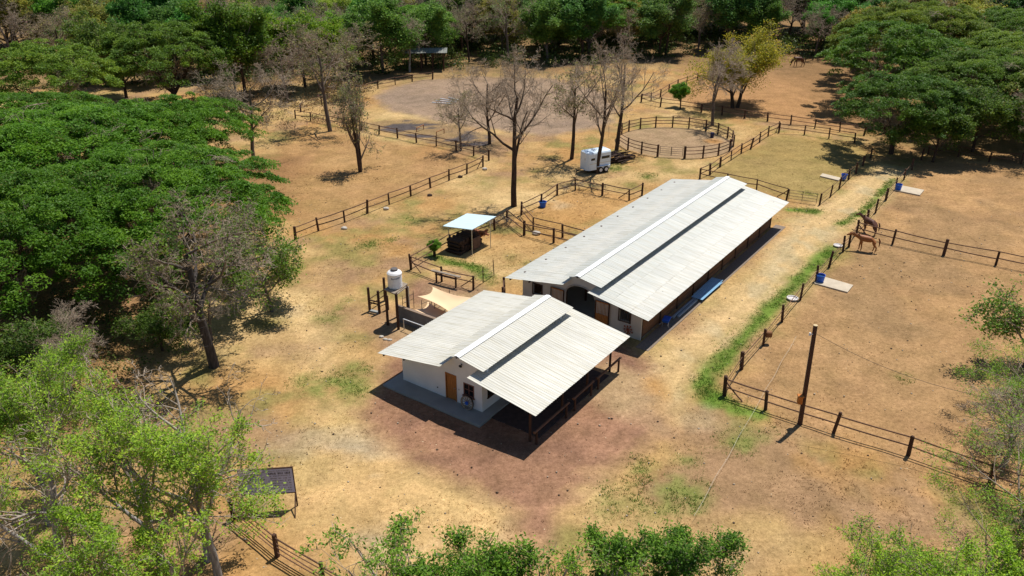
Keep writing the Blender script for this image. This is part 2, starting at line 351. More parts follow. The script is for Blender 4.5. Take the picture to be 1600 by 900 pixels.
def blades(name, pos, h, wd, colr, n=4, spread=.12, kind='stuff', label=None, cat=None):
    """tufts of upright blades as one mesh"""
    K = len(pos); rng = RNG
    ang = rng.random((K, n)) * 6.283; r = rng.random((K, n)) * spread
    b = pos[:, None, :] + np.stack([np.cos(ang) * r, np.sin(ang) * r, np.zeros_like(r)], -1)
    hh = (h[:, None] * (.6 + .7 * rng.random((K, n)))); a2 = rng.random((K, n)) * 6.283; lean = hh * (.2 + .7 * rng.random((K, n)))
    tip = b + np.stack([np.cos(a2) * lean, np.sin(a2) * lean, hh], -1)
    a3 = rng.random((K, n)) * 6.283; sd = np.stack([np.cos(a3), np.sin(a3), np.zeros_like(a3)], -1) * (wd / 2)
    V = np.stack([b - sd, b + sd, tip], 2).reshape(-1, 3); F = np.arange(len(V)).reshape(-1, 3)
    c = np.repeat(colr * (.75 + .5 * rng.random((K, 1))), n * 3, 0); c = np.concatenate([c, np.ones((len(c), 1))], 1)
    o = link(name, np_mesh(name, V, F, {'col': ('POINT', 'FLOAT_COLOR', c)}), None, BLADE)
    return tag(o, label, cat, kind=kind)
def scatter_grass():
    rng = RNG
    K = 90000; y = 22 + 92 * rng.random(K) ** 1.5; x = (rng.random(K) - .45) * (30 + y * 1.35)
    c = ground_colour(x, y); n = fbm(x, y, 2.2, 123)
    yard = (poly_sd(x, y, Z_YARD) < .5) | (poly_sd(x, y, Z_LANE) < -.3) | (poly_sd(x, y, Z_ARENA) < 0)
    u = (x - BUO.x) * UD.x + (y - BUO.y) * UD.y; v = (x - BUO.x) * VD.x + (y - BUO.y) * VD.y
    inside = (u > -1.5) & (u < 42) & (v > -7.5) & (v < 5)
    keep = ~inside & (rng.random(K) < np.where(yard, .06, np.clip((n - .32) * 3, .08, 1)))
    keep &= ~((poly_sd(x, y, Z_PADR) < 0) & (rng.random(K) < .75))
    keep &= np.hypot(x - PEN_C.x, y - PEN_C.y) > PEN_R
    x, y, c = x[keep], y[keep], c[keep]
    blades('dry_grass', np.stack([x, y, np.full_like(x, -.03)], -1), .035 + .05 * rng.random(len(x)), .06, c * np.array([1.1, 1.08, 1.0]), 3, .16,
           label='short dry straw grass scattered over the open ground', cat='grass')
    P_, H_ = [], []
    for pts, wd in GREEN_LINES:
        g = G(pts)
        for (ax, ay), (bx, by) in zip(g, g[1:]):
            k = int(math.hypot(bx - ax, by - ay) * 110 * wd) + 5; t = rng.random(k); o = rng.normal(0, wd * .5, (k, 2))
            P_.append(np.stack([ax + (bx - ax) * t + o[:, 0], ay + (by - ay) * t + o[:, 1], np.full(k, -.03)], -1))
    for px, py, r in GREEN_BLOBS:
        g = P(px, py); k = int(110 * r * r); o = rng.normal(0, r * .5, (k, 2)); P_.append(np.stack([g.x + o[:, 0], g.y + o[:, 1], np.full(k, -.03)], -1))
    p = np.concatenate(P_); n = fbm(p[:, 0], p[:, 1], 1.0, 200, 2); p = p[n > .36]
    col = np.where(rng.random((len(p), 1)) < .75, np.array([[.15, .30, .04]]), np.array([[.26, .25, .06]]))
    blades('green_grass', p, .05 + .06 * rng.random(len(p)), .045, col, 4, .14, label='green grass growing in strips and patches along the lane', cat='grass')
    # pebbles
    K = 2600; y = 23 + 60 * rng.random(K); x = (rng.random(K) - .5) * (25 + y); s = .025 + .06 * rng.random(K) ** 3
    oc = np.array([(1, 0, 0), (0, 1, 0), (-1, 0, 0), (0, -1, 0), (0, 0, .7), (0, 0, -.7)]); fc = np.array([(0, 1, 4), (1, 2, 4), (2, 3, 4), (3, 0, 4), (1, 0, 5), (2, 1, 5), (3, 2, 5), (0, 3, 5)])
    V = (np.stack([x, y, np.full(K, .01)], -1)[:, None] + oc[None] * s[:, None, None] * (.7 + .6 * rng.random((K, 6, 1)))).reshape(-1, 3)
    F = (fc[None] + (np.arange(K) * 6)[:, None, None]).reshape(-1, 3)
    c = np.repeat(np.where(rng.random((K, 1)) < .6, [[.55, .47, .36]], [[.2, .14, .1]]) * (.7 + .5 * rng.random((K, 1))), 6, 0); c = np.concatenate([c, np.ones((len(c), 1))], 1)
    tag(link('pebbles', np_mesh('pebbles', V, F, {'col': ('POINT', 'FLOAT_COLOR', c)}), None, BLADE), 'small loose pebbles strewn over the bare earth', 'pebbles', kind='stuff')
scatter_grass()

# ---------------------------------------------------------------- trees
def nrm(v): return v / (np.linalg.norm(v, axis=-1, keepdims=True) + 1e-9)
def rand_perp(rng, d):
    r = rng.normal(size=d.shape); return nrm(np.cross(d, r))
def polylines(rng, base, d, L, r0, r1, n, wig, up):
    K = len(base); pts = np.zeros((K, n, 3)); rad = np.zeros((K, n)); pts[:, 0] = base; rad[:, 0] = r0; d = d.copy()
    for i in range(1, n):
        d = nrm(d + rng.normal(size=d.shape) * wig + np.array([0, 0, up]))
        pts[:, i] = pts[:, i - 1] + d * (L / (n - 1))[:, None]; t = i / (n - 1); rad[:, i] = r0 * (1 - t) + r1 * t
    return pts, rad
def grow(seed, trunks, levels):
    """trunks: list of (base, dir, length, radius, end radius); levels: children rules"""
    rng = np.random.default_rng(seed); b = np.array([t[0] for t in trunks], float); d = nrm(np.array([t[1] for t in trunks], float))
    L = np.array([t[2] for t in trunks], float); r = np.array([t[3] for t in trunks], float); re = np.array([t[4] for t in trunks], float)
    out = []; pts, rad = polylines(rng, b, d, L, r, re, 7, .045, .04); out.append((pts, rad, 8)); curL = L
    for lv in levels:
        m = lv['m']; K, n, _ = pts.shape
        t = lv['t0'] + (lv.get('t1', 1) - lv['t0']) * ((np.arange(m)[None] + rng.random((K, m))) / m); t = np.clip(t, 0, .999)
        if lv.get('tip', True): t[:, -1] = .999
        f = t * (n - 1); i = f.astype(int); fr = f - i; k = np.arange(K)[:, None]
        pos = pts[k, i] * (1 - fr[..., None]) + pts[k, i + 1] * fr[..., None]; pr = rad[k, i] * (1 - fr) + rad[k, i + 1] * fr
        tg = nrm(pts[k, i + 1] - pts[k, i]); 
        if 'az' in lv:   # even spread round the trunk
            az = (np.arange(m)[None] * 2.4 + rng.random((K, m)) * 1.2); side = np.stack([np.cos(az), np.sin(az), np.zeros_like(az)], -1)
        else: side = rand_perp(rng, tg)
        a = np.radians(lv['a'] + lv.get('da', 12) * rng.normal(size=(K, m)))
        dr = nrm(tg * np.cos(a)[..., None] + side * np.sin(a)[..., None])
        if 'flat' in lv: dr[..., 2] = dr[..., 2] * lv['flat']; dr = nrm(dr)
        LL = curL[:, None] * lv['l'] * (1.25 - .55 * t) * (.7 + .6 * rng.random((K, m)))
        R0 = np.minimum(pr * lv.get('r', .62), pr * .95); R1 = np.maximum(R0 * lv.get('re', .35), .006)
        pts, rad = polylines(rng, pos.reshape(-1, 3), dr.reshape(-1, 3), LL.ravel(), R0.ravel(), R1.ravel(), lv.get('n', 4), lv.get('w', .16), lv.get('up', .03))
        curL = LL.ravel(); out.append((pts, rad, lv.get('s', 4)))
    return out
def tubes(name, chains, minr=.0):
    Vs, Fs, Ts = [], [], []; off = 0
    for pts, rad, s in chains:
        K, n, _ = pts.shape; rad = np.maximum(rad, minr)
        tg = np.zeros_like(pts); tg[:, 1:-1] = pts[:, 2:] - pts[:, :-2]; tg[:, 0] = pts[:, 1] - pts[:, 0]; tg[:, -1] = pts[:, -1] - pts[:, -2]; tg = nrm(tg)
        ref = np.where(np.abs(tg[:, :1, 2:3]) > .8, np.array([1., 0, 0]), np.array([0, 0, 1.])); ref = np.broadcast_to(ref, tg.shape)
        a = nrm(np.cross(tg, ref)); b = np.cross(tg, a); th = np.arange(s) * 2 * np.pi / s
        ring = pts[:, :, None] + (a[:, :, None] * np.cos(th)[None, None, :, None] + b[:, :, None] * np.sin(th)[None, None, :, None]) * rad[:, :, None, None]
        Vs.append(ring.reshape(-1, 3)); Ts.append(np.repeat(np.clip(1 - rad / .10, 0, 1).ravel(), s))
        k = np.arange(K)[:, None, None] * n * s; i = np.arange(n - 1)[None, :, None] * s; j = np.arange(s)[None, None]; j2 = (j + 1) % s
        Fs.append((np.stack([k + i + j, k + i + j2, k + i + s + j2, k + i + s + j], -1)).reshape(-1, 4) + off); off += K * n * s
    return np_mesh(name, np.concatenate(Vs), np.concatenate(Fs), {'thin': ('POINT', 'FLOAT', np.concatenate(Ts))}, True)
def leaf_mesh(name, rng, C, size, aspect=.5, up=.6, tone=None):
    K = len(C); nn = nrm(rng.normal(size=(K, 3)) + np.array([0, 0, up * 2])); u = rand_perp(rng, nn); v = np.cross(nn, u)
    s = size * (.6 + .8 * rng.random(K)); u = u * s[:, None]; v = v * (s * aspect)[:, None]
    V = np.stack([C - u, C + v * 1.0, C + u, C - v], 1).reshape(-1, 3); F = np.arange(K * 4).reshape(-1, 4)
    t = rng.random(K) if tone is None else tone
    return np_mesh(name, V, F, {'tone': ('FACE', 'FLOAT', t)})
def tips_of(chains, last=2):
    out = []
    for pts, rad, s in chains[-last:]: out.append(pts[:, -1]); out.append(pts[:, -2])
    return np.concatenate(out)
def clumps(rng, T, per, rad, flat=.6, keep=1.0):
    T = T[rng.random(len(T)) < keep]; C = T[:, None] + rng.normal(size=(len(T), per, 3)) * rad * np.array([1, 1, flat])
    tone = np.clip(np.repeat(rng.random(len(T)), per) * .6 + .4 * rng.random(len(T) * per), 0, 1); return C.reshape(-1, 3), tone
PROTO = {}
def fit(ch, H, R):
    """scale a grown skeleton to its surveyed height and spread"""
    A = np.concatenate([p.reshape(-1, 3) for p, _, _ in ch]); zt = np.percentile(A[:, 2], 99.7)
    rr = np.percentile(np.hypot(A[:, 0], A[:, 1]), 98)
    for p, _, _ in ch: p *= np.array([R / rr, R / rr, H / zt])
def proto_bare(key, seed, H, R, spread=1.0, fork=.35, lean=(0, 0), leaf=0, dens=1.0, trunks=None, minr=.010, thick=1.0):
    r = H * .021 * thick; T = trunks or [((0, 0, -.2), (lean[0], lean[1], 1), H * .62, r, r * .42)]
    ch = grow(seed, T, [dict(m=7, t0=fork, a=40 * spread, l=.56, r=.62, n=6, w=.13, up=.09, az=1, s=6),
        dict(m=6, t0=.25, a=42, l=.52, r=.6, n=5, w=.18, up=.04, s=4), dict(m=int(6 * dens), t0=.15, a=44, l=.52, r=.6, n=4, w=.22, up=.02, s=3),
        dict(m=int(6 * dens), t0=.1, a=42, l=.55, r=.6, n=3, w=.27, up=.01, s=3), dict(m=4, t0=.1, a=40, l=.62, r=.7, n=3, w=.28, up=0, s=3)])
    fit(ch, H, R)
    d = {'trunk': tubes(key, ch[:3]), 'crown': tubes(key, ch[3:], minr)}
    if leaf:
        rng = np.random.default_rng(seed); C, t = clumps(rng, tips_of(ch, 1), 7, .22, .7, leaf); d['leaves'] = leaf_mesh(key, rng, C, .11, .5, .5, t)
    PROTO[key] = d
def proto_leafy(key, seed, H, R, per=9, size=.17, rad=.34, dens=1.0, spread=1.0, fork=.3, trunks=None, flat=.6, keep=1.0, up=.05, aspect=.5, ms=(8, 6, 6, 5), minr=.012):
    r = H * .024; T = trunks or [((0, 0, -.2), (0, 0, 1), H * .6, r, r * .45)]
    k = R / (H * .42)
    ch = grow(seed, T, [dict(m=ms[0], t0=fork, a=50 * spread, l=.62 * k, r=.6, n=6, w=.13, up=up, az=1, s=5),
        dict(m=ms[1], t0=.25, a=42, l=.5, r=.6, n=4, w=.17, up=.04, s=4), dict(m=ms[2], t0=.15, a=44, l=.5, r=.6, n=3, w=.2, up=.03, s=3),
        dict(m=ms[3], t0=.1, a=40, l=.55, r=.6, n=3, w=.25, up=.02, s=3)])
    fit(ch, H - .3, R)
    rng = np.random.default_rng(seed); C, t = clumps(rng, tips_of(ch, 1), per, rad, flat, keep)
    PROTO[key] = {'trunk': tubes(key, ch[:3]), 'branches': tubes(key, ch[3:], minr), 'crown': leaf_mesh(key, rng, C, size, aspect, .7, t)}
def proto_umbrella(key, seed, H, R, n=430, per=150, size=.17, under=.35):
    """wide spreading crown: shelves of feathery foliage on radiating limbs"""
    rng = np.random.default_rng(seed); r = .42
    ch = grow(seed, [((0, 0, -.3), (.05, 0, 1), H * .34, r, r * .8)], [dict(m=8, t0=.5, a=58, l=R / (H * .34) * .66, r=.62, n=8, w=.1, up=.02, az=1, s=6),
        dict(m=6, t0=.25, a=36, l=.5, r=.6, n=6, w=.14, up=.03, flat=.8, s=4), dict(m=6, t0=.2, a=40, l=.45, r=.6, n=4, w=.2, up=.06, s=3), dict(m=4, t0=.2, a=40, l=.5, r=.6, n=3, w=.2, up=.05, s=3)])
    K = n; a = rng.random(K) * 6.283; edge = 1 + .12 * np.sin(a * 3 + seed) + .09 * np.sin(a * 7 + 2 * seed) + .05 * np.sin(a * 13)
    q = np.sqrt(rng.random(K)); rr = q * R * edge; x, y = np.cos(a) * rr, np.sin(a) * rr
    z = H * (1 - .36 * q ** 2.4) + (fbm(x + 50, y + 50, 4.5, seed) - .5) * 2.3 + (fbm(x + 50, y + 50, 1.8, seed + 9, 2) - .5) * 1.5
    low = rng.random(K) < under; z = np.where(low, z - .7 - 2.2 * rng.random(K), z)
    gap = fbm(x + 90, y + 20, 2.6, seed + 3, 3); k = gap > .31; x, y, z, q = x[k], y[k], z[k], q[k]; K = len(x)
    cr = .55 + .75 * rng.random(K); th = rng.random((K, per)) * 6.283; s = np.sqrt(rng.random((K, per))) * cr[:, None]
    dx, dy = np.cos(th) * s, np.sin(th) * s; til = .25 * q / (np.hypot(x, y) + .1)
    dz = -(dx * x[:, None] + dy * y[:, None]) * til[:, None] - .22 * (s / cr[:, None]) ** 2 + rng.normal(size=s.shape) * .09
    C = np.stack([x[:, None] + dx, y[:, None] + dy, z[:, None] + dz], -1).reshape(-1, 3)
    t = np.clip(np.repeat(rng.random(K), per) * .55 + .45 * rng.random(K * per), 0, 1)
    # limbs reach up to the underside of the shelves
    for pts, rad, _ in ch[1:]:
        rho = np.hypot(pts[..., 0], pts[..., 1]); pts[..., 2] = np.minimum(pts[..., 2], H * (1 - .36 * np.clip(rho / R, 0, 1.2) ** 2.4) + .1 + .9 * fbm(pts[..., 0], pts[..., 1], 3, seed))
    PROTO[key] = {'trunk': tubes(key, ch[:3]), 'branches': tubes(key, ch[3:], .012), 'crown': leaf_mesh(key, rng, C, size, .45, 1.1, t)}
DARKB, GREYB, BROWNB = (.075, .05, .036), (.15, .12, .10), (.10, .06, .04)
def tree(name, key, loc, label, group=None, rz=None, s=1.0, leaf=(.06, .13, .02), bark=DARKB, sz=None, cat='tree'):
    loc = Vector(loc); loc.z = 0
    t = thing(name, label, cat, loc, random.random() * 6.28 if rz is None else rz, group); t.scale = (s, s, sz or s)
    for part, me in PROTO[key].items():
        lf = part == 'leaves' or (part == 'crown' and 'branches' in PROTO[key])
        o = link(part, me, t, FOL if lf else BARK); c = leaf if lf else bark; o.color = (*c, 1)
        if part in ('branches', 'leaves'): o['kind'] = 'stuff'
    return t
#--BUILDINGS
# ---------------------------------------------------------------- buildings
ROOFM = mat('painted_roof_sheet', (.70, .675, .60), .48, .10, .35, .0, 0, .35, col2=(.57, .56, .50), objvar=.07)
ROOFB = mat('barn_roof_sheet', (.66, .635, .57), .48, .10, .35, 0, 0, .35, col2=(.51, .53, .50), objvar=.07)
for _m in (ROOFM, ROOFB):
    n, l = _m.node_tree.nodes, _m.node_tree.links; b = n['Principled BSDF']; src = b.inputs['Base Color'].links[0].from_socket
    tc = n.new('ShaderNodeTexCoord'); mp = n.new('ShaderNodeMapping'); mp.inputs['Scale'].default_value = (5, .35, .35); oi = n.new('ShaderNodeObjectInfo')
    ad = n.new('ShaderNodeVectorMath'); ad.operation = 'ADD'; l.new(tc.outputs['Object'], ad.inputs[0]); l.new(oi.outputs['Random'], ad.inputs[1]); l.new(ad.outputs[0], mp.inputs[0])
    nz = n.new('ShaderNodeTexNoise'); nz.inputs['Scale'].default_value = 1.6; nz.inputs['Detail'].default_value = 5; l.new(mp.outputs[0], nz.inputs[0])
    cr = n.new('ShaderNodeValToRGB'); cr.color_ramp.elements[0].position = .36; cr.color_ramp.elements[0].color = (.87, .85, .79, 1); cr.color_ramp.elements[1].position = .56; cr.color_ramp.elements[1].color = (1, 1, 1, 1)
    l.new(nz.outputs[0], cr.inputs[0]); mx = n.new('ShaderNodeVectorMath'); mx.operation = 'MULTIPLY'; l.new(src, mx.inputs[0]); l.new(cr.outputs[0], mx.inputs[1]); l.new(mx.outputs[0], b.inputs['Base Color'])
RIDGEM = mat('white_ridge_metal', (.85, .86, .86), .35, .05, 1)
WALLM = mat('white_plaster', (.78, .81, .84), .85, .08, 1.2, .15, col2=(.70, .73, .77))
WALLB = mat('cream_plaster', (.62, .60, .55), .85, .08, 1.2, .15, col2=(.52, .50, .46))
WOODO = mat('orange_door_wood', (.42, .17, .045), .55, .3, 4, .2, stretch=(6, 6, .8))
WOODD = mat('dark_brown_post', (.085, .042, .026), .85, .35, 5, .4, stretch=(3, 3, .5), objvar=.35)
WOODR = mat('weathered_rail', (.16, .085, .052), .85, .35, 4, .3, stretch=(.6, 4, 4), objvar=.3)
WOODG = mat('grey_weathered_wood', (.33, .27, .21), .9, .3, 4, .3, objvar=.2)
DARKIN = mat('dark_interior', (.03, .028, .03), .95, .2, 2)
CONC = mat('concrete', (.30, .31, .30), .9, .12, 1.5, .2, objvar=.05)
PANE = mat('dark_window_glass', (.012, .014, .018), .08, .1, 1, spec=.6)
STEEL = mat('galvanised_steel', (.55, .57, .58), .35, .1, 3, metal=.6)
BLUE = mat('blue_plastic', (.02, .12, .62), .4, .1, 2)
WHITE = mat('white_paint', (.80, .82, .84), .3, .04, 1, spec=.5)
BLACK = mat('black_rubber', (.02, .02, .022), .7, .2, 4)
BRICKM = mat('brown_stall_boards', (.22, .105, .05), .85, .3, 3, .2, stretch=(.4, .4, 5), objvar=.3)

def building_root(name, label, cat, u, v):
    return thing(name, label, cat, BU(u, v), math.pi / 2 - AZ)
def L(u, v, z): return Vector((u, -v, z))      # building (u along, v to the right) to local axes
def sheet_mesh(name, width, pts, pitch=.20, amp=.019, thick=.006, over=.06):
    """one corrugated roofing sheet: ripples across u, following the profile pts [(v,z),...]"""
    n = int(round(width / pitch)) * 4; V = []; bmx = []
    us = [(-over / 2) + (width + over) * i / n for i in range(n + 1)]
    for i, u in enumerate(us):
        dz = amp * math.cos(2 * math.pi * u / pitch)
        for v, z in pts: V.append(L(u, v, z + dz))
    k = len(pts); F = [(i * k + j, (i + 1) * k + j, (i + 1) * k + j + 1, i * k + j + 1) for i in range(n) for j in range(k - 1)]
    N = len(V); V = V + [v - Vector((0, 0, thick)) for v in V]
    F += [(d + N, c + N, b + N, a + N) for a, b, c, d in F]
    for j in range(k - 1): F += [(j, j + 1, N + j + 1, N + j), (n * k + j + 1, n * k + j, N + n * k + j, N + n * k + j + 1)]
    for i in range(n): F += [((i + 1) * k, i * k, N + i * k, N + (i + 1) * k), (i * k + k - 1, (i + 1) * k + k - 1, N + (i + 1) * k + k - 1, N + i * k + k - 1)]
    return mesh(name, V, F, False)
def slope(root, u0, u1, a, b, m, wd, laps=0, nm='roof_sheet'):
    """cover a slope from eave a=(v,z) to top b=(v,z) with sheets; laps = rows up the slope"""
    n = max(1, round((u1 - u0) / wd)); w_ = (u1 - u0) / n; rows = laps + 1
    for r in range(rows):
        t0, t1 = r / rows, (r + 1) / rows; e = .0 if r == 0 else .03
        q0 = (a[0] + (b[0] - a[0]) * (t0 - e), a[1] + (b[1] - a[1]) * (t0 - e) + (.012 * r)); q1 = (a[0] + (b[0] - a[0]) * t1, a[1] + (b[1] - a[1]) * t1 + .012 * r)
        me = sheet_mesh(nm, w_, [q0, q1])
        for i in range(n):
            link(nm, me, root, m, L(u0 + i * w_, 0, (.006 if (i + r) % 2 else 0) + random.uniform(-.002, .003)))
def gable_y(a, z, d): return L(d, a, z)          # wall facing along u
def side_x(a, z, d): return L(a, d, z)           # wall facing along v
def window_unit(root, plane, c0, z0, w_, h, d, mull=(1, 1), fm=WOODD, sill=True, dep=.10):
    """frame, panes and sill in a wall; plane maps (a,z,depth)"""
    b = MB(); t = .06
    for (a0, a1, q0, q1) in [(c0, c0 + t, z0, z0 + h), (c0 + w_ - t, c0 + w_, z0, z0 + h), (c0 + t, c0 + w_ - t, z0, z0 + t), (c0 + t, c0 + w_ - t, z0 + h - t, z0 + h)]:
        p = plane(a0, q0, d); q = plane(a1, q1, d + dep); b.box((p + q) / 2, [abs(x) for x in (q - p)])
    for i in range(mull[0]):
        a = c0 + w_ * (i + 1) / (mull[0] + 1); p = plane(a - .02, z0 + t, d + .02); q = plane(a + .02, z0 + h - t, d + dep - .02); b.box((p + q) / 2, [abs(x) for x in (q - p)])
    for i in range(mull[1]):
        zz = z0 + h * (i + 1) / (mull[1] + 1); p = plane(c0 + t, zz - .02, d + .025); q = plane(c0 + w_ - t, zz + .02, d + dep - .025); b.box((p + q) / 2, [abs(x) for x in (q - p)])
    f = b.build('window', fm, root)
    for i in range(mull[0] + 1):
        for j in range(mull[1] + 1):
            p = plane(c0 + t + (w_ - 2 * t) * i / (mull[0] + 1), z0 + t + (h - 2 * t) * j / (mull[1] + 1), d + dep * .45)
            q = plane(c0 + t + (w_ - 2 * t) * (i + 1) / (mull[0] + 1), z0 + t + (h - 2 * t) * (j + 1) / (mull[1] + 1), d + dep * .55)
            MB().box((p + q) / 2, [abs(x) for x in (q - p)]).build('pane', PANE, f)
    if sill:
        p = plane(c0 - .06, z0 - .06, d - .08); q = plane(c0 + w_ + .06, z0 - .003, d + dep); MB().box((p + q) / 2, [abs(x) for x in (q - p)]).build('sill', fm, f)

# profile shared by both buildings: eave 2.45 m, low roofs to 3.2 m, raised middle with its ridge at 4 m
EL, ER, LI, RI = (-7.37, 2.45), (4.77, 2.45), (-2.62, 3.19), (.10, 3.20)
UL, UR, RG = (-2.46, 3.72), (.72, 3.66), (-1.27, 4.0)
LI2, RI2 = (-2.2, 3.255), (-.1, 3.232)
def roofs(root, f0, f1, g0, g1, m, wd, laps):
    slope(root, f0, f1, EL, LI2, m, wd, laps); slope(root, f0, f1, ER, RI2, m, wd, laps)
    slope(root, g0, g1, UL, (RG[0] - .01, RG[1] - .01), m, wd); slope(root, g0, g1, UR, (RG[0] + .01, RG[1] - .01), m, wd)
    n = round((g1 - g0) / 3); b = (g1 - g0) / n
    me = MB()
    for s_ in (-1, 1):
        ang = math.atan2(.29, 1.2) * s_
        me.box(L(b / 2, RG[0] + s_ * .105, RG[1] + .005), (b + .03, .21, .012), rx=ang * 1)
    me = me.mesh('ridge_cap')
    for i in range(n): link('ridge_cap', me, root, RIDGEM, L(g0 + i * b, 0, .03 + (.005 if i % 2 else 0)))
    MB().bar(L(g0 - .04, RG[0], RG[1] - .06), L(g0 + .2, RG[0], RG[1] - .06), .06, n=6).build('ridge_beam', WOODD, root)
    # purlins under the eaves
    for v, z in ((-6.95, 2.39), (-5.2, 2.66), (3.0, 2.6), (4.35, 2.39)):
        MB().box(L((f0 + f1) / 2, v, z), (f1 - f0 - .1, .06, .12)).build('purlin', WOODD, root)

# --- the small white house
h = building_root('stable_office', 'small white house with pale corrugated roof, brown door and open shaded terrace', 'house', 0, 0)
front = [(-6.50, .10), (0, .10), (0, 3.1), (.30, 3.15), (.30, 3.66), (-1.27, 3.92), (-2.40, 3.66), (-2.40, 3.12), (-6.50, 2.47)]
dl, dr, dt_ = -2.86, -1.98, 2.02
front_out = [(-6.50, .10), (dl, .10), (dl, dt_), (dr, dt_), (dr, .10), (0, .10), (0, 3.10), (.40, 3.12), (.40, 3.64), (-1.27, 3.93), (-2.40, 3.66), (-2.40, 3.12), (-6.50, 2.50)]
link('front_wall', panel_mesh('front_wall', front_out, [[(-1.42, .90), (-.60, .90), (-.60, 1.78), (-1.42, 1.78)]], .16, gable_y), h, WALLM)
side = [(0.165, .10), (8.2, .10), (8.2, 3.10), (0.165, 3.10)]
link('side_wall', panel_mesh('side_wall', side, [[(.55, .9), (1.35, .9), (1.35, 1.8), (.55, 1.8)], [(2.6, .10 + .02), (3.5, .12), (3.5, 2.0), (2.6, 2.0)], [(5, .9), (6.2, .9), (6.2, 1.8), (5, 1.8)]], .16, lambda a, z, d: L(a, -.002 - d, z)), h, WALLM)
link('side_wall', panel_mesh('side_wall', [(.165, .10), (8.2, .10), (8.2, 2.45), (.165, 2.45)], [[(3, 1), (4, 1), (4, 1.8), (3, 1.8)]], .16, lambda a, z, d: L(a, -6.498 + d, z)), h, WALLM)
link('back_wall', panel_mesh('back_wall', [(-6.50, .10), (0, .10), (0, 3.10), (.4, 3.12), (.4, 3.64), (-1.27, 3.93), (-2.40, 3.66), (-2.40, 3.12), (-6.50, 2.50)], [], .16, lambda a, z, d: L(8.205 + d, a, z)), h, WALLM)
roofs(h, -1.27, 9.95, -.76, 9.3, ROOFM, 1.02, 0)
MB().box(L(3.98, -3.25, .02), (10.4, 7.9, .20), bev=.02).build('floor_slab', CONC, h)
MB().box(L(4.2, 2.2, .0), (8.4, 4.0, .06)).build('terrace_floor', mat('shade_dark_floor', (.07, .05, .045), .95, .3, 4), h)  # near-black floor colour paints in the deep shade under the terrace roof
# door of upright boards with a frame
d = MB()
for a0, a1, q0, q1 in [(dl, dl + .06, .12, dt_), (dr - .06, dr, .12, dt_), (dl + .06, dr - .06, dt_ - .07, dt_)]:
    d.box(L(.04, (a0 + a1) / 2, (q0 + q1) / 2), (.16, a1 - a0, q1 - q0))
dr_ = d.build('door', WOODO, h)
for i in range(5):
    a = dl + .07 + (.74 / 5) * (i + .5); MB().box(L(.06, a, 1.03), (.05, .142, 1.80), bev=.006).build('door_board', WOODO, dr_)
MB().bar(L(-.02, dr - .16, 1.05), L(.05, dr - .16, 1.05), .025, n=8).ball(L(-.03, dr - .16, 1.05), .035, sub=1).build('handle', STEEL, dr_)
window_unit(h, lambda a, z, dd: L(dd, a, z), -1.42, .90, .82, .88, -.03, (1, 1), mat('mauve_window_frame', (.22, .10, .08), .6, .2, 4))
window_unit(h, lambda a, z, dd: L(a, -dd, z), .55, .9, .8, .9, 0, (1, 1))
window_unit(h, lambda a, z, dd: L(a, -dd, z), 5, .9, 1.2, .9, 0, (2, 1))
window_unit(h, lambda a, z, dd: L(a, -6.45 - dd + .02, z), 3, 1, 1, .8, -.06, (1, 0))
MB().box(L(.09, -.1, 0), (.001, .001, .001)).bm.free()
lm = MB().bar(L(-.02, -1.5, 3.05), L(-.10, -1.5, 3.02), .03, n=6).box(L(-.16, -1.5, 2.96), (.12, .20, .12), bev=.02).build('wall_lamp', BLACK, h)
MB().box(L(-.012, -3.55, .62), (.02, .10, .07)).build('socket', BLACK, h); MB().box(L(-.012, -1.8, 1.1), (.02, .07, .10)).build('switch', STEEL, h)
# terrace posts, beams and rafters
for u in (-.6, 2.9, 5.9, 8.9):
    MB().bar(L(u, 3.95, -.1), L(u, 3.95, 2.5), .085, .075, n=8).build('post', WOODD, h)
    MB().box(L(u, 2.1, 2.72), (.08, 4.5, .14), rx=.16).build('rafter', WOODD, h)
    MB().box(L(u, -5.5, 2.6), (.07, 3.4, .12), rx=-.155).build('rafter', WOODD, h)
# waggon wheel against the wall
wc = BU(-.22, -.98, .10 + .47); ww = thing('waggon_wheel', 'old spoked wagon wheel leaning against the white house wall under the window', 'wheel', BU(-.30, -.98, .1), math.pi / 2 - AZ)
def wheel_parts(root, c, R, lean):
    M = lambda y, z, x=0: Vector((x + (z) * math.sin(lean), y, z * math.cos(lean)))
    def ring(r0, r1, th, n=28):
        V, F = [], []
        for i in range(n):
            a = i * 2 * math.pi / n
            for r, x in ((r0, -th), (r1, -th), (r1, th), (r0, th)): V.append(M(r * math.cos(a), R + r * math.sin(a), x))
        for i in range(n):
            for k in range(4): F.append((i * 4 + k, i * 4 + (k + 1) % 4, ((i + 1) % n) * 4 + (k + 1) % 4, ((i + 1) % n) * 4 + k))
        return mesh('rim', V, F)
    link('rim', ring(R * .84, R, .04), root, WOODG); link('iron_tyre', ring(R, R * 1.04, .045), root, BLACK)
    for i in range(12):
        a = i * math.pi / 6; MB().bar(M(.08 * math.cos(a), R + .08 * math.sin(a)), M(R * .87 * math.cos(a), R + R * .87 * math.sin(a)), .024, .018, 6).build('spoke', WOODG, root)
    MB().bar(M(0, R, -.09), M(0, R, .09), .12, .10, 12).build('hub', BLUE, root)
wheel_parts(ww, None, .47, .12)

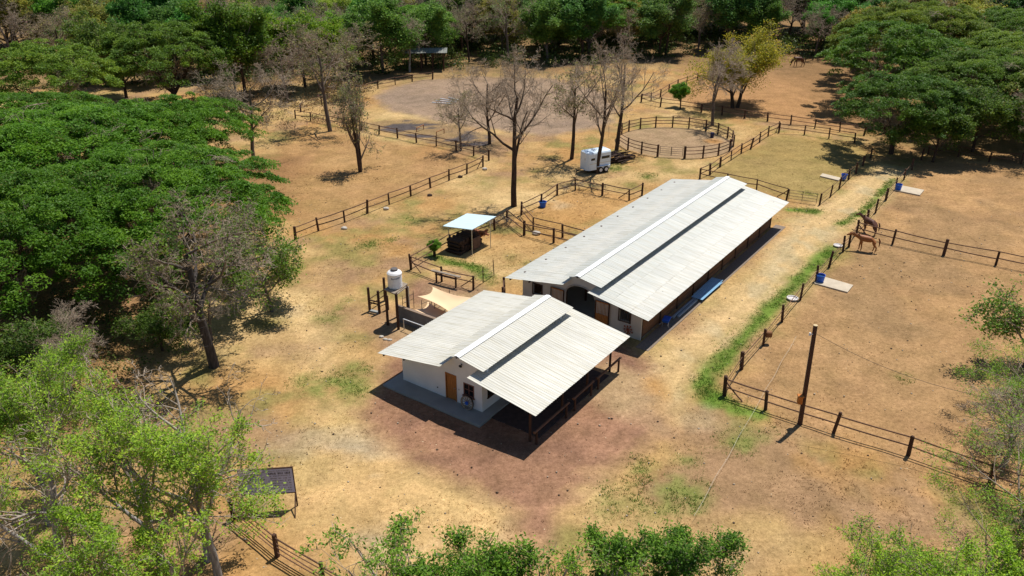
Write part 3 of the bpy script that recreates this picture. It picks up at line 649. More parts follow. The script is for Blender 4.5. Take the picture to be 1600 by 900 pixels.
# hitching rails along the terrace: each a log on short posts
for i, (u0, u1) in enumerate([(-.77, 2.8), (3.5, 5.8), (6.4, 9.4)]):
    t = thing('hitching_rail', ['nearest log hitching rail in the shade beside the terrace', 'middle log hitching rail in the shade beside the terrace', 'log hitching rail beside the terrace, its far end standing out in the sun'][i], 'rail', BU(u0, 4.42), math.pi / 2 - AZ, 'log hitching rails along the terrace')
    ln = u1 - u0; MB().bar(L(-.1, 0, .92), L(ln + .1, 0, .95), .085, .075, 10).build('log', WOODR, t)
    for x in (.15, ln - .15): MB().bar(L(x, 0, -.1), L(x, 0, .86), .075, .07, 8).build('post', WOODD, t)

# --- the long stable barn
b0, b1, u_f = 12.62, 41.87, 13.9
barn = building_root('stable_barn', 'long horse barn with pale corrugated roof, raised ridge and arched doorway', 'barn', 0, 0)
def arch(v0, v1, spring, top, n=14):
    c = (v0 + v1) / 2; r = (v1 - v0) / 2
    return [(c - r * math.cos(math.pi * i / n), spring + (top - spring) * math.sin(math.pi * i / n)) for i in range(n + 1)]
A = arch(-2.72, -.10, 1.95, 2.90)
out = [(-6.58, -.05), (-2.72, -.05)] + A + [(-.10, -.05), (3.66, -.05), (3.66, 2.62), (.12, 3.15), (.12, 3.66), (-1.27, 3.92), (-2.42, 3.66), (-2.42, 3.14), (-6.58, 2.52)]
holes = [[(-5.62, 1.12), (-4.80, 1.12), (-4.80, 1.98), (-5.62, 1.98)], [(1.86, 1.12), (2.76, 1.12), (2.76, 2.0), (1.86, 2.0)]]
link('front_wall', panel_mesh('front_wall', out, holes, .18, lambda a, z, d: L(u_f + d, a, z)), barn, WALLB)
link('back_wall', panel_mesh('back_wall', out, holes, .18, lambda a, z, d: L(40.7 + d, a, z)), barn, WALLB)
roofs(barn, b0, b1, 13.1, 41.3, ROOFB, 1.045, 2)
for (a0, w0) in ((-5.62, .82), (1.86, .90)):
    bb = MB(); p = L(u_f - .03, a0 - .06, 0)
    for c, dd in [((a0 - .03, 1.56), (.06, 1.0)), ((a0 + w0 + .03, 1.56), (.06, 1.0)), ((a0 + w0 / 2, 1.09), (w0, .06)), ((a0 + w0 / 2, 2.02), (w0, .06))]:
        bb.box(L(u_f - .02, c[0], c[1]), (.06, dd[0], dd[1]))
    f = bb.build('window', WOODD, barn)
    for k in range(5): MB().bar(L(u_f + .06, a0 + w0 * (k + .5) / 5, 1.12), L(u_f + .06, a0 + w0 * (k + .5) / 5, 2.0), .015, n=6).build('bar', WOODD, f)
# double doors folded back: lower boards, upper corrugated metal
for s_, hv in ((-1, -2.74), (1, -.08)):
    root = MB().box(L(u_f - .10, hv + s_ * .62, 1.12), (.03, 1.16, 2.16)).build('door', WOODO, barn)
    for i in range(6): MB().box(L(u_f - .135, hv + s_ * (.04 + .19 * (i + .5)), .58), (.035, .18, 1.08), bev=.006).build('door_board', WOODO, root)
    me = MB()
    for i in range(9): me.box(L(u_f - .13, hv + s_ * (.10 + .115 * (i + .5)), 1.66), (.03, .07, .95), bev=.012)
    me.build('metal_panel', mat('grey_door_metal', (.42, .41, .40), .4, .1, 2, metal=.3), root)
    for zz in (.06, 1.15, 2.16): MB().box(L(u_f - .14, hv + s_ * .62, zz), (.06, 1.16, .08)).build('door_rail', WOODO, root)
    for x in (.05, 1.16): MB().box(L(u_f - .142, hv + s_ * x, 1.12), (.058, .08, 2.2)).build('door_stile', WOODD, root)
me = MB()
for i in range(14):
    p, q = A[i], A[i + 1]; me.bar(L(u_f - .03, p[0], p[1]), L(u_f - .03, q[0], q[1]), .05, n=6)
me.build('arch_trim', mat('arch_trim', (.5, .47, .42), .8), barn)
# stall walls down both sides: posts, board fronts, dark openings
U0, U1 = u_f + .2, 40.7; nb = 9; bw = (U1 - U0) / nb
for s_, v in ((1, 3.6), (-1, -6.5)):
    for i in range(nb):
        a = U0 + i * bw
        for r in range(7): MB().box(L(a + bw / 2, v, .12 + r * .19), (bw - .14, .05, .18), bev=.008).build('stall_board', BRICKM, barn)
        MB().box(L(a + bw / 2, v - s_ * .1, 1.44), (bw - .10, .10, .08)).build('stall_rail', WOODD, barn)
        if i % 2 == 0:
            for r in range(5): MB().box(L(a + bw / 2, v, 1.57 + r * .17), (bw - .14, .05, .16), bev=.008).build('stall_board', BRICKM, barn)
    for i in range(nb + 1):
        MB().bar(L(U0 + i * bw, v + s_ * .02, -.1), L(U0 + i * bw, v + s_ * .02, 2.62), .09, n=8).build('post', WOODD, barn)
for i in range(nb + 1):
    u = U0 + i * bw
    MB().box(L(u, 2.2, 2.72), (.08, 4.6, .14), rx=.16).build('rafter', WOODD, barn); MB().box(L(u, -4.8, 2.70), (.08, 4.4, .14), rx=-.155).build('rafter', WOODD, barn)
    for v in (.15, -2.75): MB().bar(L(u, v, -.05), L(u, v, 3.05), .09, n=8).build('aisle_post', WOODD, barn)
MB().box(L(27.3, -1.4, .0), (26.6, 10.0, .07)).build('floor_slab', CONC, barn)
MB().box(L(27.3, 4.35, -.01), (29, 1.0, .05)).build('apron', mat('grey_gravel_strip', (.24, .19, .15), .95, .3, 9, .4), barn)
# ornament on the front wall
t = thing('wall_ornament', 'reddish rusty iron flower ornament fixed low on the barn front wall', 'ornament', BU(u_f - .10, 2.72, .62), math.pi / 2 - AZ)
RUST = mat('rusty_red_iron', (.30, .09, .05), .8, .4, 6, .3)
o = MB()
for k in range(9):
    a = k * .698; r = .28 + .08 * (k % 2); o.bar((-.05, 0, 0), (-.08, math.cos(a) * r, math.sin(a) * r), .035, .015, 6); o.ball((-.08, math.cos(a) * r, math.sin(a) * r), .08, (.5, 1, 1), 1)
o.build('petals', RUST, t); MB().ball((-.08, 0, 0), .12, (.6, 1, 1), 2).build('boss', RUST, t)
MB().bar((-.04, 0, -.1), (-.02, 0, -.72), .03, .03, 6).build('stem', WOODD, t)

# blue roofing sheets stacked by the barn wall
BLUESH = mat('blue_grey_metal', (.22, .42, .62), .35, .1, 2, spec=.6)
for k, (u0, ln, v, z, ry) in enumerate([(22.3, 3.9, 4.35, .16, 0), (22.6, 3.9, 4.28, .21, .01), (22.0, 3.8, 4.42, .26, -.01)]):
    me = sheet_mesh('metal_sheet', .9, [(-ln / 2, 0), (ln / 2, 0)], .15, .018, .006)
    o = link('metal_sheet', me, None, BLUESH); o.location = BU(u0 + ln / 2, v + .45, z); o.rotation_euler = (0, 0, math.pi / 2 - AZ + math.pi / 2 + ry)
    tag(o, ['blue metal roofing sheet at the bottom of the stack beside the barn', 'blue metal roofing sheet in the middle of the stack beside the barn', 'blue metal roofing sheet on top of the stack beside the barn'][k], 'metal sheet', 'blue roofing sheets by the barn')
for k, (u0, u1, v) in enumerate([(18.2, 22.2, 4.15), (18.6, 22.0, 4.40)]):
    tag(MB().box((0, 0, 0), (u1 - u0, .18, .16), bev=.02).build('timber_beam', mat('blue_grey_timber', (.30, .36, .42), .7, .15, 3), None, None), ['pale blue beam lying nearer the barn wall', 'pale blue beam lying at the outer edge of the shade by the barn'][k], 'beam', 'pale beams beside the barn')
    o = COL.objects[-1]; o.location = BU((u0 + u1) / 2, v, .12); o.rotation_euler = (0, 0, math.pi / 2 - AZ)
# a wheelbarrow in the shade of the eave
t = thing('wheelbarrow', 'blue wheelbarrow standing in the shade against the barn side', 'wheelbarrow', BU(17.0, 4.2), math.pi / 2 - AZ + .2)
bm_ = MB(); bm_.box((0, 0, .48), (.85, .55, .26), bev=.03)
for v in bm_.bm.verts:
    if v.co.z < .45: v.co.x *= .7; v.co.y *= .75
bm_.build('tray', BLUE, t)
for s_ in (-1, 1):
    MB().bar((-.95, s_ * .3, .5), (.55, s_ * .1, .22), .02, n=6).build('handle', STEEL, t); MB().bar((-.25, s_ * .22, .36), (-.3, s_ * .24, 0), .02, n=6).build('leg', STEEL, t)
MB().bar((.58, -.05, .2), (.58, .05, .2), .2, n=16).build('wheel', BLACK, t)
#--FENCES
# ---------------------------------------------------------------- fences
def post_mesh(k):
    b = MB(); b.box((0, 0, .45), (.17, .17, 1.2), bev=.02, taper=.92); me_ = b.bm
    for v in me_.verts: v.co += Vector((random.uniform(-.012, .012), random.uniform(-.012, .012), 0))
    return b.mesh('post')
POSTS = [post_mesh(k) for k in range(4)]
def rail_mesh(r, n=6):
    K = 4; V, F = [], []; ph = random.random() * 6
    for i in range(K + 1):
        x = i / K; oy, oz = .02 * math.sin(ph + x * 3), -.025 * math.sin(math.pi * x)
        for j in range(n): V.append((x, oy + r * math.cos(j * 2 * math.pi / n), oz + r * math.sin(j * 2 * math.pi / n)))
    F += [(i * n + j, i * n + (j + 1) % n, (i + 1) * n + (j + 1) % n, (i + 1) * n + j) for i in range(K) for j in range(n)]
    F += [tuple(range(n))[::-1], tuple(range(K * n, K * n + n))]
    return mesh('rail', V, F)
RAILS = {'log': [rail_mesh(.05), rail_mesh(.044)], 'thin': [rail_mesh(.032), rail_mesh(.028)], 'wire': [rail_mesh(.014, 4)]}
def put_rail(root, a, b, kind, m, nm='rail'):
    me = random.choice(RAILS[kind]); o = link(nm, me, root, m); d = b - a
    o.location = a; o.rotation_mode = 'QUATERNION'; o.rotation_quaternion = d.to_track_quat('X', 'Z'); o.scale = (d.length, 1, 1)
def fence(pts, label, rails=((.62, 'log'), (1.2, 'log')), h=1.3, thick=1.0, group=None, skip=(), gate=(), px=True, closed=False, pm=None, rm=None, brace=()):
    W = [P(*p) if px else Vector(p) for p in pts]; root = thing('fence', label, 'fence', W[0], 0, group)
    pm = pm or WOODD; rm = rm or WOODR
    for i, p in enumerate(W):
        if i in skip: continue
        o = link('post', random.choice(POSTS), root, pm); o.location = p - W[0]; o.rotation_euler = (random.gauss(0, .045), random.gauss(0, .045), random.random() * 1.5)
        s = thick * random.uniform(.8, 1.2); o.scale = (s, s * random.uniform(.9, 1.1), h / 1.05 * random.uniform(.9, 1.1))
    n = len(W)
    for i in range(n if closed else n - 1):
        if i in gate: continue
        a, b = W[i] - W[0], W[(i + 1) % n] - W[0]
        for z, kd in rails:
            j = Vector((0, 0, 1)); put_rail(root, a + j * (z + random.gauss(0, .04)), b + j * (z + random.gauss(0, .04)), kd, rm if kd != 'wire' else STEELW)
    for i, k in brace:
        d = (W[k] - W[i]); d = d.normalized() * min(1.2, d.length * .5); put_rail(root, W[i] - W[0] + Vector((0, 0, 1.05)), W[i] - W[0] + d + Vector((0, 0, .02)), 'log', rm, 'brace')
    return root
STEELW = mat('fence_wire', (.10, .075, .06), .7, .2, 3)
def gate(a, b, label, h=1.15, m=None, bars=4):
    A_, B_ = P(*a), P(*b); d = B_ - A_; t = thing('gate', label, 'gate', A_, math.atan2(d.y, d.x), None); ln = d.length - .25; m = m or STEELW
    g = 'rail'
    for i in range(bars): 
        z = .25 + (h - .25) * i / (bars - 1); MB().bar((.12, 0, z), (ln, 0, z), .022, n=6).build(g, m, t)
    for x in (.12, ln / 2, ln): MB().bar((x, 0, .12), (x, 0, h + .05), .028, n=6).build('upright', m, t)
fence([(462, 374), (497.6, 360.9), (538.6, 347.4), (574, 333), (608.3, 319.7), (642, 306.4), (672.5, 294), (701.7, 282), (729.4, 271.3), (754.6, 260.3)], 'two rail brown fence running diagonally from the green canopy to the riding arena corner', brace=[(9, 8)])
fence([(763.8, 250.6), (740, 243.5), (713, 236), (681.7, 228.4), (650.7, 222.8), (621.2, 216.1), (592.3, 210), (565, 204.5), (537.7, 199), (511, 194), (485.7, 189.3), (461.7, 185)], 'dark rail fence between the near left paddock and the riding arena')
fence([(470, 175), (502.7, 163.3), (542, 149), (561.7, 146.7), (590.7, 138.3), (617.7, 132.3), (644, 127.3), (676, 124)], 'brown fence along the far left edge of the riding arena, leading to the far shelter')
fence([(1001.7, 160), (1017.3, 158.3), (1031.7, 151.7), (1045, 143), (1059, 136.7), (1072.7, 131.7), (1090, 125), (1108, 119)], 'short brown fence rising to the far trees beyond the round pen')
fence([(1001.7, 160), (1031.7, 166.7), (1063, 170), (1095.7, 175), (1128, 180), (1163, 185), (1199, 190), (1235.3, 195), (1273, 200), (1312, 205.7), (1350, 211)], 'long rail fence passing under the yellow tree behind the round pen')
fence([(1217, 207), (1256.7, 210), (1295, 216), (1335, 222.5)], 'far edge fence of the dry grass field beneath the big right trees')
fence([(1217, 205), (1200, 213), (1186.7, 222.3), (1173, 232.3), (1158, 240), (1142, 250.7), (1125, 261), (1109.3, 272.7), (1093.3, 279.3)], 'fence between the round pen and the dry grass field, running down to the barn roof', brace=[(0, 1)])
fence([(1093.3, 280), (1136, 288), (1182, 297), (1228.8, 312.3)], 'fence closing the dry grass field just behind the barn end', brace=[(3, 2)])
gate((1230, 313), (1279, 320), 'thin metal gate between the barn end and the lane')
fence([(1280.3, 320.5), (1297.3, 307.5), (1311.2, 295), (1325.6, 280.6), (1337.2, 271), (1347.9, 259), (1359.7, 247.4)], 'fence on the left side of the upper lane, next to the dry grass field', rails=((.4, 'wire'), (.75, 'wire'), (1.15, 'thin')))
fence([(1439, 250.3), (1424.4, 265.3), (1412.3, 280.6), (1399.3, 295.7), (1384, 312.4), (1368, 332), (1354.5, 348), (1338, 366), (1326.2, 385.5), (1317, 393.3), (1295.3, 417.3), (1275, 439.5), (1250.5, 468.4), (1221.8, 502.4), (1192.3, 539), (1158.3, 576.8), (1131.8, 618)],
      'long post and wire fence along the right side of the sandy lane', rails=((.35, 'wire'), (.7, 'wire'), (1.05, 'thin')), h=1.4, thick=1.05)
fence([(1131.8, 618), (1196, 640.3), (1302.6, 675), (1419, 711), (1545.6, 756), (1690, 805), (1850, 862)], 'two rail fence crossing the lower right past the utility pole', brace=[(0, 1)], h=1.4, thick=1.1)
fence([(1338, 366), (1394.4, 381), (1474.4, 398.5), (1555.8, 414), (1642, 431), (1730, 449)], 'two rail fence dividing the two right hand paddocks beside the horses', brace=[(0, 1)], h=1.4, thick=1.05)
fence([(1450, 241.7), (1496.7, 245), (1545, 253), (1595, 256), (1650, 262)], 'fence at the upper end of the right paddock in the tree shade', brace=[(0, 1)])
fence([(642, 421), (678.6, 400), (703, 386), (737, 372), (772.7, 358.7), (792, 347)], 'fence behind the small metal canopy, running to the big bare tree')
fence([(814.5, 336), (844.5, 321.8), (870.7, 304.5), (899, 297), (941, 305), (983, 312.7), (1003, 305)], 'fence round the small corral behind the barn, beside the blue tub', brace=[(5, 4)])
fence([(814.5, 336), (833, 359), (879, 370.5), (925, 382)], 'upper of two parallel rail fences ending at the barn roof')
fence([(792, 347), (819, 367.5), (865, 378.8), (912, 391)], 'lower of two parallel rail fences ending at the barn roof')
fence([(642, 421), (690.3, 439.4), (739.7, 452.8)], 'short two rail fence behind the cream shade cloth', brace=[(0, 1), (2, 1)])
fence([(739.7, 452.8), (754.9, 441.8), (772, 430)], 'thin wire fence with steel posts beside the canopy grass', rails=((.3, 'wire'), (.6, 'wire'), (1.0, 'wire')), thick=.35)
fence([(366, 812), (433.7, 870), (507, 915), (585, 962)], 'wire fence with brown posts at the lower left corner behind the sign', rails=((.3, 'thin'), (.6, 'thin'), (.9, 'thin'), (1.2, 'log')), h=1.45, thick=1.1)
fence([(788, 457), (786, 470)], 'pair of dark posts with rails at the left corner of the barn', rails=((.5, 'log'), (1.1, 'log')))
fence([(1228, 82), (1190, 80), (1150, 84), (1262, 84)][::1] and [(1150, 84), (1190, 81), (1228, 82), (1262, 85)], 'low fence in front of the far woods behind the grazing horse')
# the round pen: posts on a circle, three rails, a pipe gate on the near side
t = thing('round_pen', 'round horse training pen with three rail brown fence and pipe gate', 'pen', PEN_C)
pa = [math.atan2(P(*p).y - PEN_C.y, P(*p).x - PEN_C.x) for p in [(969, 224.7), (981.8, 233.5), (1001.3, 240.6), (1026, 246), (1069, 247.2), (1097, 245.9), (1121, 242.5), (1138.8, 236), (1146, 229.4), (1148, 222), (1137.8, 216), (1122, 209.7), (1102, 205), (1076.5, 200.3), (1050.6, 199), (1024.8, 199.4), (1001, 201.6), (982.8, 205.4), (971, 210), (967, 217)]]
PP = [Vector((math.cos(a) * 7.33, math.sin(a) * 7.33, 0)) for a in pa]
for i, p in enumerate(PP):
    o = link('post', random.choice(POSTS), t, WOODD, p); s = 1.5 if i in (3, 4) else 1; o.scale = (s, s, 1.45); o.rotation_euler = (0, 0, pa[i])
    if i == 3: continue
    q = PP[(i + 1) % len(PP)]
    for z in (.55, .95, 1.4): put_rail(t, p + Vector((0, 0, z)), q + Vector((0, 0, z)), 'log', WOODR)
gm = MB(); a, b = PP[3], PP[4]
for z in (.3, .55, .8, 1.05, 1.3): gm.bar(a.lerp(b, .08) + Vector((0, 0, z)), a.lerp(b, .92) + Vector((0, 0, z)), .022, n=6)
for k in (.08, .5, .92): gm.bar(a.lerp(b, k) + Vector((0, 0, .25)), a.lerp(b, k) + Vector((0, 0, 1.35)), .03 if k != .5 else .05, n=6)
gm.build('gate', STEELW, t)
# ---------------------------------------------------------------- smaller things
# utility pole with an orange meter box
p = P(1250, 662); t = thing('utility_pole', 'tall dark wooden utility pole with an orange box, beside the lower right fence', 'pole', p)
top = Vector((-.05, .22, 6.62)); MB().bar((0, 0, -.3), top, .15, .12, 12).build('pole', WOODD, t)
MB().bar(top, top + Vector((0, 0, .03)), .125, n=12).build('pole_cap', mat('pale_cut_wood', (.62, .48, .28), .8), t)
MB().box((-.28, -.05, 1.75), (.26, .32, .5), bev=.03).box((-.28, -.05, 2.03), (.34, .38, .06), bev=.01).build('meter_box', mat('orange_box', (.50, .17, .03), .6, .2, 3), t)
MB().bar((-.15, .15, 6.1), (-.32, .12, 6.1), .03, n=8).bar((-.32, .12, 6.04), (-.32, .12, 6.2), .07, .05, 10).build('insulator', WHITE, t)
MB().bar((-.14, .03, .3), (-.17, .2, 6.0), .014, n=5).build('conduit', STEEL, t)
e = P(1720, 640, 5.2); c = bpy.data.curves.new('power_line', 'CURVE'); c.dimensions = '3D'; c.bevel_depth = .012; sp = c.splines.new('POLY'); sp.points.add(20)
a = p + Vector((-.1, .2, 6.2))
for i in range(21):
    k = i / 20; q = a.lerp(e, k); sp.points[i].co = (q.x, q.y, q.z - 1.2 * 4 * k * (1 - k), 1)
dg = bpy.data.objects.new('tmp', c); COL.objects.link(dg); me = bpy.data.meshes.new_from_object(dg.evaluated_get(bpy.context.evaluated_depsgraph_get())); bpy.data.objects.remove(dg)
tag(link('power_line', me, None, STEELW), 'thin power line running from the utility pole to the right', 'cable')

a, b = P(1243, 532), P(1083, 815); c = bpy.data.curves.new('rope', 'CURVE'); c.dimensions = '3D'; c.bevel_depth = .007; sp = c.splines.new('POLY'); sp.points.add(40)
for i in range(41):
    q = a.lerp(b, i / 40); sp.points[i].co = (q.x + .03 * math.sin(i * .7), q.y, .35 + .03 * math.sin(i), 1)
dg = bpy.data.objects.new('tmp', c); COL.objects.link(dg); me = bpy.data.meshes.new_from_object(dg.evaluated_get(bpy.context.evaluated_depsgraph_get())); bpy.data.objects.remove(dg)
tag(link('rope', me, None, mat('pale_rope', (.55, .52, .44), .8)), 'thin pale rope line stretched low over the grass under the lower right fence', 'rope')
# water tank tower
TP = [P(606.2, 507.6), P(622.8, 514.9), P(638.5, 501.5), P(621, 495)]; tc_ = sum(TP, Vector()) / 4
t = thing('tank_stand', 'tall four legged timber stand carrying the white water tank', 'stand', tc_)
for q in TP: MB().bar(q - tc_ - Vector((0, 0, .2)), q - tc_ + Vector((0, 0, 2.92)), .105, .095, 10).build('leg', WOODD, t)
e1 = (TP[1] - TP[0]); e2 = (TP[2] - TP[1]); rz = math.atan2(e2.y, e2.x)
for i in range(6):
    k = (i + .5) / 6; c0 = TP[0].lerp(TP[1], k) - tc_; MB().box(c0 + e2 / 2 + Vector((0, 0, 2.98)), (e2.length + .35, e1.length / 6 * .93, .06), rz=rz, bev=.008).build('plank', WOODG, t)
for i, j in ((0, 1), (1, 2), (2, 3), (3, 0)):
    if i != 3: MB().bar(TP[i] - tc_ + Vector((0, 0, 2.86)), TP[j] - tc_ + Vector((0, 0, 2.86)), .06, n=6).build('beam', WOODG, t)
MB().bar(TP[2] - tc_ + Vector((.14, -.1, 0)), TP[2] - tc_ + Vector((.14, -.1, 2.9)), .035, n=8).build('pipe', STEEL, t)
p = tc_ + Vector((-.03, -.02, 3.02)); t = thing('water_tank', 'round white plastic water tank with dark lid on its timber stand', 'tank', p)
prof = [(.50, 0)] + [(.52 + (.012 if i % 2 else 0), .03 + i * .075) for i in range(14)] + [(.55, 1.06), (.55, 1.12), (.47, 1.22), (.33, 1.30), (.28, 1.32)]
MB().lathe(prof, n=40).build('shell', mat('tank_plastic', (.82, .80, .78), .4, .04, 1), t, smooth=False)
MB().lathe([(.25, 1.315), (.27, 1.36), (.26, 1.44), (.20, 1.48)], n=20).build('lid', mat('tank_lid', (.13, .115, .11), .6), t)
tx = bpy.data.curves.new('tank_text', 'FONT'); tx.body = 'Rotoplas'; tx.size = .20; tx.extrude = .001; tx.align_x = 'CENTER'
o = bpy.data.objects.new('tmp', tx); COL.objects.link(o); me = bpy.data.meshes.new_from_object(o.evaluated_get(bpy.context.evaluated_depsgraph_get())); bpy.data.objects.remove(o)
bmt = bmesh.new(); bmt.from_mesh(me); bmesh.ops.subdivide_edges(bmt, edges=bmt.edges[:], cuts=1); a0 = math.atan2(-p.y, -p.x) + .12
for v in bmt.verts:
    a = a0 + v.co.x / .56; v.co = Vector((math.cos(a) * .542, math.sin(a) * .542, .80 + v.co.y + v.co.x * .12))
bmt.to_mesh(me); bmt.free(); link('lettering', me, t, BLACK)
# loading chute frame to the left of the tank: tall posts with boards
t = thing('cattle_frame', 'low loading frame of tall brown posts and cross beams left of the tank', 'frame', P(578, 486))
b_ = P(578, 486); FP = [P(578, 486), P(593, 489.5), P(602, 470), P(606, 484)]; HH = [2.0, 1.9, 2.0, 1.2]
for q, hh in zip(FP, HH): MB().bar(q - b_ - Vector((0, 0, .1)), q - b_ + Vector((0, 0, hh)), .11, .10, 8).build('post', WOODD, t)
for i, j, z in ((0, 1, .95), (0, 1, .75), (0, 2, 1.0), (0, 2, .5), (1, 3, .9), (1, 3, .55)):
    MB().bar(FP[i] - b_ + Vector((0, 0, z)), FP[j] - b_ + Vector((0, 0, z)), .07 if z in (.95, .75) else .035, n=6).build('beam', WOODD, t)
MB().box((FP[0] + FP[1]) / 2 - b_ + Vector((0, 0, .06)), ((FP[1] - FP[0]).length, .25, .12), rz=math.atan2((FP[1] - FP[0]).y, (FP[1] - FP[0]).x)).build('sill', CONC, t)
# washing bay wall
w0, w1 = P(621, 502), P(681, 524); t = thing('wash_bay_wall', 'low dark concrete wall between the water tank and the white house', 'wall', w0, math.atan2((w1 - w0).y, (w1 - w0).x))
ln = (w1 - w0).length; MB().box((ln / 2, .1, .62), (ln, .16, 1.3)).build('wall', mat('grey_render', (.17, .17, .175), .9, .2, 2, .3), t)
MB().box((ln / 2, .1, 1.30), (ln + .06, .24, .07), bev=.01).build('coping', mat('brown_coping', (.26, .19, .14), .9), t)
t = thing('tie_rail', 'white pipe tie rail in front of the dark washing bay wall', 'rail', w0 + VD * 1.3 - UD * .7, math.atan2((w1 - w0).y, (w1 - w0).x))
MB().bar((0, 0, .9), (ln - 1, 0, .9), .035, n=8).build('pipe', WHITE, t)
for x in (0, ln - 1): MB().bar((x, 0, -.1), (x, 0, .9), .04, n=8).build('leg', STEEL, t)
# shade cloths: hanging sheets pulled at the corners
def cloth(corn, label, sag, zc, m, n=18):
    Wc = [P(*c[:2], c[2]) for c in corn]; c0 = sum(Wc, Vector()) / 4; Wc = [q - c0 for q in Wc]; V = []
    for i in range(n + 1):
        for j in range(n + 1):
            a, b = i / n, j / n; pull = .12
            ea = 4 * a * (1 - a) * pull; eb = 4 * b * (1 - b) * pull
            b2 = b * (1 - 2 * ea) + ea; a2 = a * (1 - 2 * eb) + eb
            q = (Wc[0] * (1 - a2) + Wc[1] * a2) * (1 - b2) + (Wc[3] * (1 - a2) + Wc[2] * a2) * b2
            V.append((q.x, q.y, q.z - sag * 16 * a * (1 - a) * b * (1 - b) + .02 * math.sin(9 * a + 5 * b)))
    F = [(i * (n + 1) + j, (i + 1) * (n + 1) + j, (i + 1) * (n + 1) + j + 1, i * (n + 1) + j + 1) for i in range(n) for j in range(n)]
    N = len(V); V += [(x, y, z - .01) for x, y, z in V]; F += [(d + N, c + N, b + N, a + N) for a, b, c, d in F]
    o = link('shade_cloth', mesh('shade_cloth', V, F, True), None, m, c0); tag(o, label, 'shade cloth'); return o
CREAM = mat('cream_cloth', (.80, .58, .36), .9, .08, .6, col2=(.74, .50, .30))
cloth([(652.4, 462.8, 1.9), (675.5, 448, 2.1), (745, 466, 2.2), (712, 496, 2.0)], 'cream shade cloth with curved edges stretched above the yard behind the white house', .18, 2, CREAM)
cloth([(648, 484, 1.0), (668, 471, 1.0), (715, 492, 1.1), (690, 512, 1.0)], 'lower pale cream cloth between the washing bay wall and the larger shade cloth', .12, 1, CREAM)
t = thing('pipe_rail', 'thin metal pipe rails standing under the cream shade cloths', 'rail', P(647, 481))
q0 = P(647, 481)
for a, b in (((647, 481), (630, 489)), ((675, 491), (660, 497)), ((703, 480), (680, 500))):
    A_, B_ = P(*a) - q0, P(*b) - q0
    for q in (A_, B_): MB().bar(q, q + Vector((0, 0, 1.5)), .025, n=6).build('upright', STEELW, t)
    for z in (1.2, .8): MB().bar(A_ + Vector((0, 0, z)), B_ + Vector((0, 0, z)), .02, n=6).build('rail', STEELW, t)
# trough rail in front of the short fence
a, b = P(680.5, 440.6), P(714, 449); t = thing('feed_trough', 'long wooden trough on posts in front of the short fence', 'trough', a, math.atan2((b - a).y, (b - a).x)); ln = (b - a).length
for x in (.1, ln - .1): MB().bar((x, 0, -.1), (x, 0, .95), .08, n=8).build('post', WOODD, t)
MB().box((ln / 2, 0, 1.0), (ln + .7, .28, .09), bev=.02).build('top_board', WOODG, t); MB().box((ln / 2, 0, .72), (ln, .10, .07)).build('rail', WOODD, t)

# small canopy with a heap of firewood below
cz = 2.4; C4 = [BU(18.31, -18.2), BU(19.11, -15.55), BU(22.74, -15.6), BU(21.81, -18.22)]; c0 = BU(20.5, -16.9)
t = thing('metal_canopy', 'small pale blue metal canopy on thin posts over a wood heap', 'canopy', c0)
V = [];
q = [x - c0 for x in C4]; N = 14
for k, z in ((0, cz), (1, cz - .05)):
    for i in range(N + 1):
        for j in range(2): V.append(((q[0].lerp(q[3], i / N)).lerp(q[1].lerp(q[2], i / N), j)) + Vector((0, 0, z + (.02 if i % 2 else 0) + .10 * (i / N))))
M2 = (N + 1) * 2; F = [(2 * i, 2 * i + 1, 2 * i + 3, 2 * i + 2) for i in range(N)]; F += [(a + M2, d + M2, c + M2, b + M2) for a, b, c, d in F]
F += [(2 * i, 2 * i + 2, M2 + 2 * i + 2, M2 + 2 * i) for i in range(N)] + [(2 * i + 3, 2 * i + 1, M2 + 2 * i + 1, M2 + 2 * i + 3) for i in range(N)] + [(1, 0, M2, M2 + 1), (2 * N, 2 * N + 1, M2 + 2 * N + 1, M2 + 2 * N)]
link('roof_sheet', mesh('roof_sheet', V, F), t, mat('pale_blue_sheet', (.58, .74, .80), .3, .05, 1, spec=.6))
for px, py in ((738, 399), (766.5, 387), (702, 388), (733, 374)):
    g = P(px, py) - c0; MB().bar(g - Vector((0, 0, .1)), g + Vector((0, 0, 2.4)), .035, n=8).build('post', STEEL, t)
for i, j in ((0, 1), (1, 2), (2, 3), (3, 0)): MB().bar(q[i] * .96 + Vector((0, 0, 2.35)), q[j] * .96 + Vector((0, 0, 2.35)), .03, n=6).build('frame', STEEL, t)
DKW = mat('dark_firewood', (.06, .035, .025), .9, .4, 4, .4, objvar=.4); CUTW = mat('reddish_cut_wood', (.36, .15, .085), .85, .3, 5, objvar=.3)
hc = P(729, 388); t = thing('wood_heap', 'dark heap of stacked logs under the small pale metal canopy', 'wood heap', hc, math.pi / 2 - AZ)
for i in range(46):
    r = random.uniform(.12, .21); lay = int(i / 12); x = (i % 12) * .28 - 1.6 + random.uniform(-.05, .05) + lay * .08; z = .16 + lay * .32
    ln = random.uniform(1.2, 1.7); sk = random.uniform(-.06, .06)
    if abs(x) < 1.75 - lay * .1: MB().bar((x, -ln / 2 + .25, z), (x + sk, ln / 2 + .25, z + random.uniform(-.04, .04)), r, r * .85, 9).build('log', DKW, t)
for i in range(9): MB().bar((1.55 + random.uniform(0, .5), random.uniform(-.9, .5), .5 + random.uniform(0, .7)), (1.9 + random.uniform(0, .4), random.uniform(-.9, .9), .6 + random.uniform(0, .7)), random.uniform(.1, .17), .1, 8).build('log', CUTW, t)
MB().box((.4, -.85, .62), (1.1, .10, 1.1), bev=.03).build('side_board', mat('dusty_board', (.15, .095, .07), .9, .3, 3), t)

